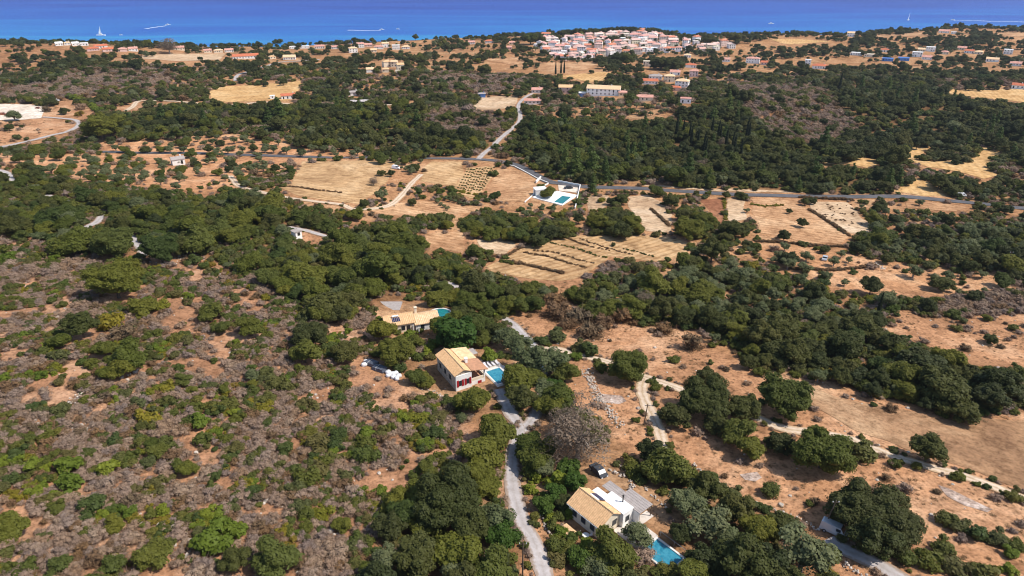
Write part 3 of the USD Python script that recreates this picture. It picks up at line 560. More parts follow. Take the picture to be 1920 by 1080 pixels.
# ---------------------------------------------------------------- houses one can tell apart (built further down; their places keep free of trees)
W_, C_, K_, B_ = 'white', 'cream', 'pinkwall', 'bluewall'
HOUSES = [  # px, py of the foot, length px, depth m, storeys, roof, wall, roof look, turn, label
 (541, 186, 30, 7, 1, 'gable', W_, 'red_tile', 4, 'small white cottage with a red roof beside the golden hill field'),
 (510, 186, 9, 4, 1, 'flat', W_, 'white', 0, 'tiny white hut left of the red-roofed cottage'),
 (458, 110, 54, 12, 1, 'gable', W_, 'red_tile', 3, 'long white building with a red roof above the climbing lane'),
 (541, 112, 36, 11, 1, 'gable', W_, 'pale_tile', -6, 'white building with a pale roof right of the long red-roofed one'),
 (509, 111, 13, 7, 1, 'gable', C_, 'tan_tile', 20, 'small yellow house between the red-roofed and the pale-roofed building'),
 (333, 94, 28, 9, 1, 'gable', C_, 'pink_tile', 0, 'long pink-roofed house on the coast beside the grey brown tree'),
 (108, 86, 14, 8, 1, 'gable', W_, 'white', 5, 'white block at the left end of the beach houses'), (124, 85, 12, 8, 1, 'gable', W_, 'pale_tile', 0, 'pale house second from the left on the left shore'), (139, 86, 13, 8, 1, 'gable', W_, 'white', 0, 'white house third from the left on the left shore'), (155, 86, 16, 8, 1, 'flat', W_, 'white', -5, 'low white house above the red-roofed beach rows'),
 (172, 96, 34, 9, 1, 'gable', K_, 'red_tile', 0, 'longest red-roofed row on the left shore'), (200, 97, 22, 9, 1, 'gable', K_, 'red_tile', 4, 'red-roofed row right of the longest one on the left shore'), (186, 91, 26, 9, 1, 'gable', W_, 'red_tile', 2, 'red-roofed row behind the longest one on the left shore'), (227, 97, 18, 9, 1, 'gable', K_, 'pink_tile', 0, 'pink-roofed house at the right end of the beach rows'), (247, 96, 18, 9, 1, 'gable', W_, 'pink_tile', 0, 'pink-roofed house left of the grey brown tree on the coast'),
 (388, 99, 16, 8, 1, 'gable', C_, 'pink_tile', 0, 'cream house on the coast right of the long pink-roofed one'), (408, 99, 18, 8, 1, 'gable', C_, 'pale_tile', 0, 'cream house beside the dark coast trees'), (428, 98, 18, 8, 1, 'gable', W_, 'pink_tile', 0, 'white house behind the long red-roofed building'),
 (548, 92, 14, 8, 1, 'flat', W_, 'white', 0, 'white house on the beach right of the tall dark tree'), (570, 91, 20, 8, 1, 'flat', W_, 'white', 0, 'low white beach house right of the tall dark tree'), (598, 91, 22, 9, 1, 'gable', W_, 'pink_tile', 0, 'long pink-roofed beach house left of the white cluster'), (625, 92, 18, 8, 1, 'gable', W_, 'pink_tile', 0, 'pink-roofed beach house nearest the white cluster'),
 (661, 99, 18, 9, 2, 'gable', W_, 'pale_tile', 8, 'tall white house at the left of the coast cluster'), (675, 90, 16, 9, 2, 'gable', W_, 'pink_tile', 0, 'pink-roofed house behind the tall white one'), (690, 88, 16, 9, 1, 'gable', K_, 'pink_tile', 0, 'pink house in the back row of the coast cluster'), (709, 92, 20, 9, 1, 'gable', W_, 'pink_tile', 0, 'pink-roofed house in the middle of the coast cluster'), (722, 89, 15, 8, 2, 'gable', W_, 'pale_tile', 5, 'white two-storey house in the coast cluster'), (742, 93, 17, 8, 2, 'flat', W_, 'white', 0, 'white flat block right in the coast cluster'), (760, 92, 17, 9, 1, 'gable', W_, 'pale_tile', 0, 'white house at the right end of the coast cluster'), (700, 98, 13, 8, 1, 'gable', C_, 'pale_tile', 0, 'cream house in front of the coast cluster'),
 (884, 83, 15, 9, 1, 'gable', W_, 'pink_tile', 0, 'white house half hidden in the dark coast trees'), (917, 81, 18, 9, 1, 'gable', W_, 'red_tile', 0, 'red-roofed house in the dark coast trees'), (960, 84, 12, 8, 1, 'gable', C_, 'pink_tile', 0, 'small pink-roofed house left of the seaside village'), (955, 93, 11, 8, 1, 'gable', K_, 'pink_tile', 0, 'small pink house below the dark trees left of the village'),
 (724, 126, 16, 9, 2, 'gable', C_, 'tan_tile', 15, 'cream house at the upper left of the tan hill group'), (739, 126, 14, 9, 2, 'gable', C_, 'pale_tile', -10, 'cream house at the top of the tan hill group'), (750, 132, 15, 9, 2, 'gable', C_, 'tan_tile', 10, 'tan-roofed house at the right of the hill group'), (722, 136, 14, 8, 1, 'gable', C_, 'tan_tile', 0, 'cream house at the lower left of the tan hill group'), (693, 136, 16, 8, 1, 'gable', W_, 'pale_tile', 0, 'pale house apart at the left of the tan hill group'), (745, 139, 10, 7, 1, 'flat', C_, 'cream', 0, 'low flat house at the foot of the tan hill group'),
 (903, 183, 14, 5, 1, 'gable', B_, 'grey_roof', 0, 'small blue hut on the plain bare field'), (1007, 175, 20, 8, 1, 'gable', W_, 'pink_tile', 0, 'small pink-roofed house at the bend of the straight lane'), (1001, 196, 36, 6, 1, 'gable', W_, 'pink_tile', 2, 'long low white barn right of the straight lane'), (662, 180, 22, 6, 1, 'gable', W_, 'grey_roof', 5, 'pale shed roof above the two white tanks'),
 (1061, 176, 26, 9, 2, 'gable', K_, 'tan_tile', 0, 'pink house with a tan roof left of the long white villa'), (1133, 180, 62, 11, 2, 'gable', W_, 'pale_tile', -6, 'long two-storey white villa with many windows below the gold field'), (1168, 181, 16, 9, 1, 'gable', C_, 'pink_tile', 10, 'cream wing at the right end of the long white villa'), (1092, 182, 13, 6, 1, 'flat', B_, 'white', 0, 'pale blue hut in front of the long white villa'),
 (1220, 158, 34, 9, 1, 'gable', W_, 'red_tile', 0, 'white house with a broad red roof in the right cluster'), (1230, 149, 28, 9, 1, 'hip', W_, 'grey_roof', 0, 'grey-roofed house behind the broad red roof'), (1256, 154, 22, 9, 2, 'hip', C_, 'pale_tile', 5, 'cream house with a pale hipped roof'), (1281, 164, 28, 10, 2, 'hip', W_, 'pale_tile', -10, 'white two-storey house with a pale hipped roof'), (1266, 171, 22, 7, 1, 'gable', K_, 'red_tile', 0, 'low red-roofed house in front of the hipped ones'), (1267, 141, 22, 9, 1, 'gable', W_, 'pink_tile', 0, 'white house with a wide pink roof below the dark clump'),
 (1296, 127, 24, 9, 1, 'hip', W_, 'red_tile', 0, 'bright red hipped roof right of the dark clump'), (1302, 144, 18, 9, 2, 'gable', K_, 'pink_tile', 0, 'pink house below the bright red hipped roof'), (1214, 125, 17, 8, 2, 'flat', 'cream', 'cream', 0, 'yellow flat house at the foot of the village'), (1363, 116, 16, 8, 1, 'gable', W_, 'pink_tile', 0, 'small white house right of the village foot'), (1290, 108, 15, 8, 1, 'gable', W_, 'pale_tile', 0, 'white house under the right end of the village'), (1287, 194, 20, 7, 1, 'flat', W_, 'pink_tile', 0, 'white wall house in the olive lot at the right'), (1210, 190, 30, 7, 1, 'gable', C_, 'pink_tile', 0, 'low pinkish barn in the olive lot'),
 (1413, 119, 32, 9, 2, 'gable', W_, 'pink_tile', -4, 'white terrace of houses with pink roof on the right slope'), (1434, 122, 14, 8, 1, 'gable', K_, 'red_tile', 0, 'red-roofed end house on the right slope'), (1516, 122, 12, 8, 2, 'flat', W_, 'white', 0, 'small white cube beside the dark red roof'), (1540, 129, 32, 11, 1, 'hip', W_, 'red_tile', 0, 'white house with a dark red hipped roof above the forest'),
 (1597, 69, 15, 10, 2, 'gable', W_, 'pale_tile', 0, 'lone white house standing against the sea'), (1773, 62, 30, 12, 1, 'gable', W_, 'pink_tile', 0, 'house with a pink roof on the far right skyline'), (1790, 64, 10, 8, 1, 'flat', W_, 'white', 0, 'white annex beside the skyline house'),
 (1608, 104, 24, 9, 1, 'flat', W_, 'white', 0, 'white flat house at the left of the right hamlet'), (1632, 107, 20, 9, 1, 'flat', C_, 'cream', 0, 'cream flat house in the right hamlet'), (1661, 98, 16, 9, 1, 'gable', W_, 'red_tile', 0, 'red-roofed house in the back row of the right hamlet'), (1667, 115, 22, 9, 1, 'flat', B_, 'bluewall', 0, 'left one of the two blue houses'), (1697, 114, 22, 9, 1, 'flat', B_, 'bluewall', 0, 'right one of the two blue houses'), (1722, 107, 20, 9, 2, 'flat', W_, 'white', 0, 'white flat house right of the blue ones'), (1741, 112, 20, 9, 1, 'gable', W_, 'pink_tile', 0, 'pink-roofed house right of the blue ones'), (1747, 97, 18, 9, 2, 'flat', W_, 'white', 0, 'tall white house in the back of the right hamlet'), (1774, 102, 14, 8, 1, 'gable', C_, 'pink_tile', 0, 'cream house in the middle of the right hamlet'), (1730, 97, 14, 8, 1, 'gable', C_, 'pale_tile', 0, 'cream house left of the tall white one'), (1820, 100, 18, 9, 1, 'gable', W_, 'red_tile', 0, 'red-roofed white house in the right hamlet'), (1838, 102, 16, 9, 1, 'gable', C_, 'pale_tile', 0, 'pale-roofed house beside the red-roofed one'), (1806, 94, 18, 9, 1, 'gable', C_, 'pink_tile', 0, 'pink-roofed house behind the red-roofed one'), (1864, 116, 24, 9, 1, 'gable', W_, 'pale_tile', 0, 'white house with a wide pale roof near the right edge'), (1893, 102, 17, 9, 2, 'flat', W_, 'white', 0, 'white cube near the right edge'), (1908, 124, 22, 9, 1, 'gable', W_, 'pink_tile', 0, 'pink-roofed house cut by the right edge'), (1913, 167, 20, 8, 1, 'gable', W_, 'red_tile', 0, 'red-roofed house at the end of the gold field, right edge'),
 (331, 310, 22, 5, 1, 'gable', W_, 'grey_roof', 8, 'pale farm shed among the olive rows'), (555, 449, 13, 3, 1, 'flat', W_, 'grey_roof', 30, 'small white hut beside the lane in the thicket'),
]
# ---------------------------------------------------------------- plants: one model for each variety, placed many times
def leaf_faces(pos, nrm, size, rng, long=1.0):
    """Leaf clumps: a bent diamond of four points on each place, facing about its normal."""
    n = len(pos)
    a = np.cross(nrm, rng.normal(size=(n, 3))); a /= np.linalg.norm(a, axis=1, keepdims=True) + 1e-9
    b = np.cross(nrm, a)
    s = size * rng.uniform(0.6, 1.35, n)[:, None]
    v = np.stack([pos + a * s * long, pos + b * s * 0.62 + nrm * s * 0.22, pos - a * s * long, pos - b * s * 0.62 - nrm * s * 0.1], 1).reshape(-1, 3)
    k = np.arange(n)[:, None] * 4
    return v, np.vstack([k + [0, 1, 2], k + [0, 2, 3]])

def crown(lobes, per_m2, leaf, seed, up=0.38, core=0.78, spread=0.30, lump=0.22):
    rng = np.random.default_rng(seed); lobes = np.array(lobes, float); out = []
    for c in lobes:
        r = c[3:6]; area = 4 * np.pi * ((r[0] * r[1]) ** 1.6 / 3 + (r[0] * r[2]) ** 1.6 / 3 + (r[1] * r[2]) ** 1.6 / 3) ** (1 / 1.6)
        n = int(area * per_m2)
        d = rng.normal(size=(n, 3)); d /= np.linalg.norm(d, axis=1, keepdims=True)
        d[:, 2] = np.where(d[:, 2] < -0.35, -d[:, 2], d[:, 2])
        bump = 1 + lump * 2 * (meshkit.noise(d * 2.6 + seed * 7.1 + c[0], seed) - 0.5)
        pos = c[:3] + d * r * (bump * (1 - spread * rng.uniform(0, 1, n) ** 1.5))[:, None]
        keep = np.ones(n, bool)
        for e in lobes:
            if e is not c:
                keep &= (((pos - e[:3]) / e[3:6]) ** 2).sum(1) > 0.62
        nn = d / r; nn /= np.linalg.norm(nn, axis=1, keepdims=True)
        nn = nn * 0.85 + rng.normal(size=(n, 3)) * 0.36 + [0, 0, up]; nn /= np.linalg.norm(nn, axis=1, keepdims=True)
        out.append(leaf_faces(pos[keep], nn[keep], leaf, rng))
        if core:
            m = trimesh.creation.icosphere(1); v = np.array(m.vertices); v = v * (1 + 0.25 * (meshkit.noise(v * 2 + seed, 5) - 0.5))[:, None]
            out.append((c[:3] + v * r * core, np.array(m.faces)))
    return join(*out)

def trunk(h, r, limbs, seed, lean=0.1):
    rng = np.random.default_rng(seed)
    z = np.linspace(-0.4, h, 5); ph = rng.uniform(0, 6.28)
    pts = np.c_[lean * np.cos(ph) * (z / h) ** 2 * h, lean * np.sin(ph) * (z / h) ** 2 * h, z]
    ms = [tube(pts, np.array([1.5, 1.0, 0.85, 0.75, 0.6]) * r, 7)]
    for tip in limbs:
        tip = np.asarray(tip, float); s = pts[2 + int(rng.integers(0, 2))]
        mid = (s + tip) / 2 + rng.normal(size=3) * 0.12 * np.linalg.norm(tip - s) + [0, 0, 0.1]
        ms.append(tube(np.array([s, mid, tip]), np.array([0.55, 0.38, 0.16]) * r, 5))
    return join(*ms)

def lobes_round(R, hgt, n, seed, flat=0.8, base=0.3):
    """A crown of overlapping bosses: one big body with smaller bosses around and on top."""
    rng = np.random.default_rng(seed); zc = hgt * (base + (1 - base) * 0.46); rz = hgt * (1 - base) * 0.52
    out = [(0, 0, zc, R * 0.70, R * 0.70, rz * 0.86)]
    for i in range(n):
        a = i * 2.4 + rng.uniform(-0.5, 0.5); q = R * rng.uniform(0.36, 0.80); s = R * rng.uniform(0.20, 0.48)
        out.append((q * math.cos(a), q * math.sin(a), zc + rz * rng.uniform(-0.45, 0.75), s, s * rng.uniform(0.75, 1.2), s * flat * rng.uniform(0.8, 1.1)))
    out.append((R * rng.uniform(-.2, .2), R * rng.uniform(-.2, .2), zc + rz * 0.55, R * 0.42, R * 0.42, rz * 0.5))
    return out

def blades(n, r, h, w, seed, lie=0.5, sub=2):
    """Twigs fanning out of a foot, with side twigs: a leafless or withered bush."""
    rng = np.random.default_rng(seed); vs, fs = [], []
    foot = rng.normal(size=(n, 3)) * [r * 0.45, r * 0.45, 0] ; foot[:, 2] = 0
    az, el = rng.uniform(0, 2 * np.pi, n), np.arccos(rng.uniform(0.15, 1.0, n))
    d = np.c_[np.cos(az) * np.sin(el), np.sin(az) * np.sin(el), np.cos(el)]
    ln = rng.uniform(0.55, 1.0, n)[:, None]
    tip = foot * 0.6 + d * [r, r, h] * ln
    mid = (foot + tip) / 2 + rng.normal(size=(n, 3)) * 0.08 * r
    out = []
    for (s, e, ww) in [(foot, mid, w), (mid, tip, w * 0.75)] + [(mid + (tip - mid) * k, tip + rng.normal(size=(n, 3)) * 0.28 * r * [1, 1, .7], w * 0.8) for k in rng.uniform(0.1, 0.6, sub)]:
        e = np.array(e); e[:, 2] = np.maximum(e[:, 2], 0.03)
        side = np.cross(e - s, rng.normal(size=(n, 3))); side /= np.linalg.norm(side, axis=1, keepdims=True) + 1e-9
        v = np.stack([s - side * ww, s + side * ww, e + side * ww * 0.6, e - side * ww * 0.6], 1).reshape(-1, 3); k = np.arange(n)[:, None] * 4
        out.append((v, np.vstack([k + [0, 1, 2], k + [0, 2, 3]])))
    return join(*out)

KINDS = {}     # kind -> list of (source path, radius, height)
def source(kind, i, radius, height, pieces):
    """A hidden model (a class prim) that the plants of this kind refer to."""
    path = f'/World/{kind}_model_{i:03d}'
    stage.CreateClassPrim(path)
    for name, mesh, mat, *sm in pieces:
        usdkit.mesh(stage, f'{path}/{name}', mesh, mat, bool(sm and sm[0]))
    KINDS.setdefault(kind, []).append((path, radius, height))

def limb_tips(lobes, k): return [np.array(l[:3]) * [0.9, 0.9, 0.95] for l in lobes[1:1 + k]]
for i in range(6):
    R, h = [3.6, 4.0, 3.3, 4.3, 3.8, 3.5][i], [4.2, 5.4, 5.2, 5.0, 4.4, 6.2][i]
    lb = lobes_round(R, h, 10 + i % 4, 100 + i, 0.85, 0.12)
    source('oak_tree', i, R, h, [('crown', crown(lb, 22, 0.215, 200 + i, lump=0.3, spread=0.30), M['oak' if i < 3 else 'oak_dark']), ('trunk', trunk(h * 0.5, 0.2, limb_tips(lb, 4), i), M['bark'])])
for i in range(3):
    R, h = [6.4, 5.8, 6.0][i], [7.6, 8.2, 7.0][i]
    lb = lobes_round(R, h, 15, 500 + i, 0.85, 0.1) + [(l[0] * 1.05, l[1] * 1.05, l[2] + 0.8, l[3] * .55, l[4] * .55, l[5] * .55) for l in lobes_round(R, h, 15, 520 + i, 0.85, 0.1)[1:]]
    source('oak_tree', 6 + i, R, h, [('crown', crown(lb, 20, 0.225, 510 + i, lump=0.35, spread=0.30), M['oak' if i < 2 else 'oak_dark']), ('trunk', trunk(h * 0.5, 0.36, limb_tips(lb, 6), 70 + i), M['bark'])])
for i in range(4):
    R, h = [2.6, 2.9, 2.4, 2.7][i], [3.8, 4.2, 3.6, 4.4][i]
    lb = lobes_round(R, h, 9, 130 + i, 0.8, 0.22)
    source('olive_tree', i, R, h, [('crown', crown(lb, 24, 0.17, 230 + i, core=0.66, spread=0.45, lump=0.3), M['olive']), ('trunk', trunk(h * 0.45, 0.24, limb_tips(lb, 4), 40 + i, 0.2), M['palebark'])])
for i in range(2):
    lb = [(0, 0, 1.2 + k * 1.45, 2.4 * (1 - k / 7.5) , 2.4 * (1 - k / 7.5), 1.15) for k in range(6)]
    rng = np.random.default_rng(i); lb = [(a + rng.normal() * .4, b + rng.normal() * .4, c, r, r2, z) for a, b, c, r, r2, z in lb]
    source('pine_tree', i, 2.5, 9.8, [('crown', crown(lb, 10, 0.34, 250 + i, 0.1, 0.6, 0.5, 0.5), M['pine']), ('trunk', trunk(8.5, 0.22, [], 50 + i, 0.02), M['bark'])])
for i in range(2):
    lb = [(0, 0, 1.0 + k * 1.3, 0.95 * (1 - (k / 8.4) ** 2), 0.95 * (1 - (k / 8.4) ** 2), 1.3) for k in range(8)]
    source('cypress_tree', i, 1.0, 11.0, [('crown', crown(lb, 16, 0.24, 260 + i, 0.1, 0.85, 0.2, 0.25), M['cypress']), ('trunk', trunk(1.5, 0.16, [], 55 + i, 0.0), M['bark'])])
for i in range(5):
    R, h = [1.25, 1.5, 1.1, 1.7, 1.35][i], [1.25, 1.4, 1.3, 1.5, 1.1][i]
    lb = lobes_round(R, h, 6, 160 + i, 0.8, -0.1)
    source('green_shrub', i, R, h, [('foliage', crown(lb, 30, 0.15, 270 + i, core=0.74), M['mastic'])])
for i in range(3):
    R, h = [1.0, 1.2, 1.3][i], [0.8, 0.9, 1.0][i]
    lb = lobes_round(R, h, 6, 170 + i, 0.8, -0.1)
    source('yellow_shrub', i, R, h, [('foliage', crown(lb, 34, 0.12, 280 + i, core=0.72), M['spurge'])])
for i in range(3):
    R, h = [1.6, 1.9, 1.4][i], [1.8, 2.1, 1.9][i]
    lb = lobes_round(R, h, 7, 180 + i, 0.8, -0.05)
    source('bright_bush', i, R, h, [('foliage', crown(lb, 24, 0.2, 290 + i, core=0.72), M['bright'])])
for i in range(2):
    R, h = [2.6, 2.3][i], [3.6, 3.9][i]
    lb = lobes_round(R, h, 12, 185 + i, 0.85, 0.05)
    source('garden_tree', i, R, h, [('crown', crown(lb, 26, 0.19, 295 + i, lump=0.35), M['fresh']), ('trunk', trunk(h * 0.45, 0.16, limb_tips(lb, 4), 80 + i), M['bark'])])
for i in range(5):
    R, h = [0.95, 1.15, 0.85, 1.3, 1.05][i], [1.0, 1.15, 0.95, 1.25, 1.2][i]
    lb = lobes_round(R * 0.95, h * 0.95, 6, 190 + i, 0.85, -0.1)
    source('dry_shrub', i, R, h, [('twigs', join(blades(110, R, h, 0.02, 300 + i), crown(lb, 34, 0.085, 310 + i, 0.3, 0.70, 0.28, 0.35)), M['dry'])])
for i in range(3):
    R, h = [1.5, 1.8, 1.3][i], [1.6, 1.8, 1.9][i]
    lb = lobes_round(R, h, 7, 195 + i, 0.8, -0.05)
    source('brown_bush', i, R, h, [('twigs', join(blades(140, R, h, 0.03, 320 + i), crown(lb, 16, 0.15, 330 + i, core=0.6, spread=0.5)), M['rustbush'])])
for i in range(2):
    R, h = 3.6, 6.2
    lb = lobes_round(R, h, 11, 198 + i, 0.85, 0.25)
    tw = blades(260, R * .8, h * 0.55, 0.022, 340 + i, sub=4); tw = (tw[0] + [0, 0, h * 0.28], tw[1])
    source('leafless_tree', i, R, h, [('crown', join(tw, crown(lb, 22, 0.13, 350 + i, core=0, spread=0.7, lump=0.4)), M['bare_twig']), ('trunk', trunk(h * 0.55, 0.25, limb_tips(lb, 8), 60 + i), M['palebark'])])
for i in range(3):
    rng = np.random.default_rng(400 + i)
    source('straw_tuft', i, 0.4, 0.35, [('blades', blades(46, 0.42, 0.4, 0.02, 400 + i, sub=1), M['straw_tuft'])])
for i in range(2):
    lb = [(k * 0.55 - 0.55, 0, 0.75, 0.5, 0.42, 0.5) for k in range(3)]
    source('grape_vine', i, 0.9, 1.2, [('foliage', crown(lb, 40, 0.13, 410 + i, core=0.7), M['mastic']), ('stem', trunk(0.6, 0.05, [], 65 + i, 0.0), M['bark'])])
for i in range(4):
    m = trimesh.creation.icosphere(2); v = np.array(m.vertices); rng = np.random.default_rng(420 + i)
    v = v * (1 + 0.55 * (meshkit.noise(v * 1.7 + i * 9, 7) - 0.5))[:, None] * rng.uniform(0.7, 1.2, 3) * [1, 1, 0.7]
    source('loose_stone', i, 1.0, 0.7, [('stone_face', (v * 0.5 + [0, 0, 0.12], np.array(m.faces)), M['stone'])])

PL = []        # kind, variety, x, y, z, rotation, scale, zone, hand-placed label or None
_rng = np.random.default_rng(5)
def oak_kind(x, y, big):
    """Olive-toned oaks at the left, the yellower light there put into the leaf colour; darker ones in the valley and at the right."""
    px, py, _ = proj(x, y, float(H(x, y)) + 2); warm = _rng.uniform() < np.clip(0.80 - (px - 900) / 500 * 0.5, 0.22, 0.8) * np.clip((py - 90) / 360, 0.12, 1)
    if big: return int(_rng.integers(6, 8)) if warm else 8
    return int(_rng.integers(0, 3)) if warm else int(_rng.integers(3, 6))
def put(kind, x, y, scale=1.0, zone=-1, label=None, var=None, sz=1.0):
    k = KINDS[kind]; v = int(_rng.integers(len(k))) if var is None else var
    if kind == 'oak_tree' and var is None: v = oak_kind(x, y, False)
    PL.append((kind, v, x, y, float(_rng.uniform(0, 360)), scale, zone, label, sz))

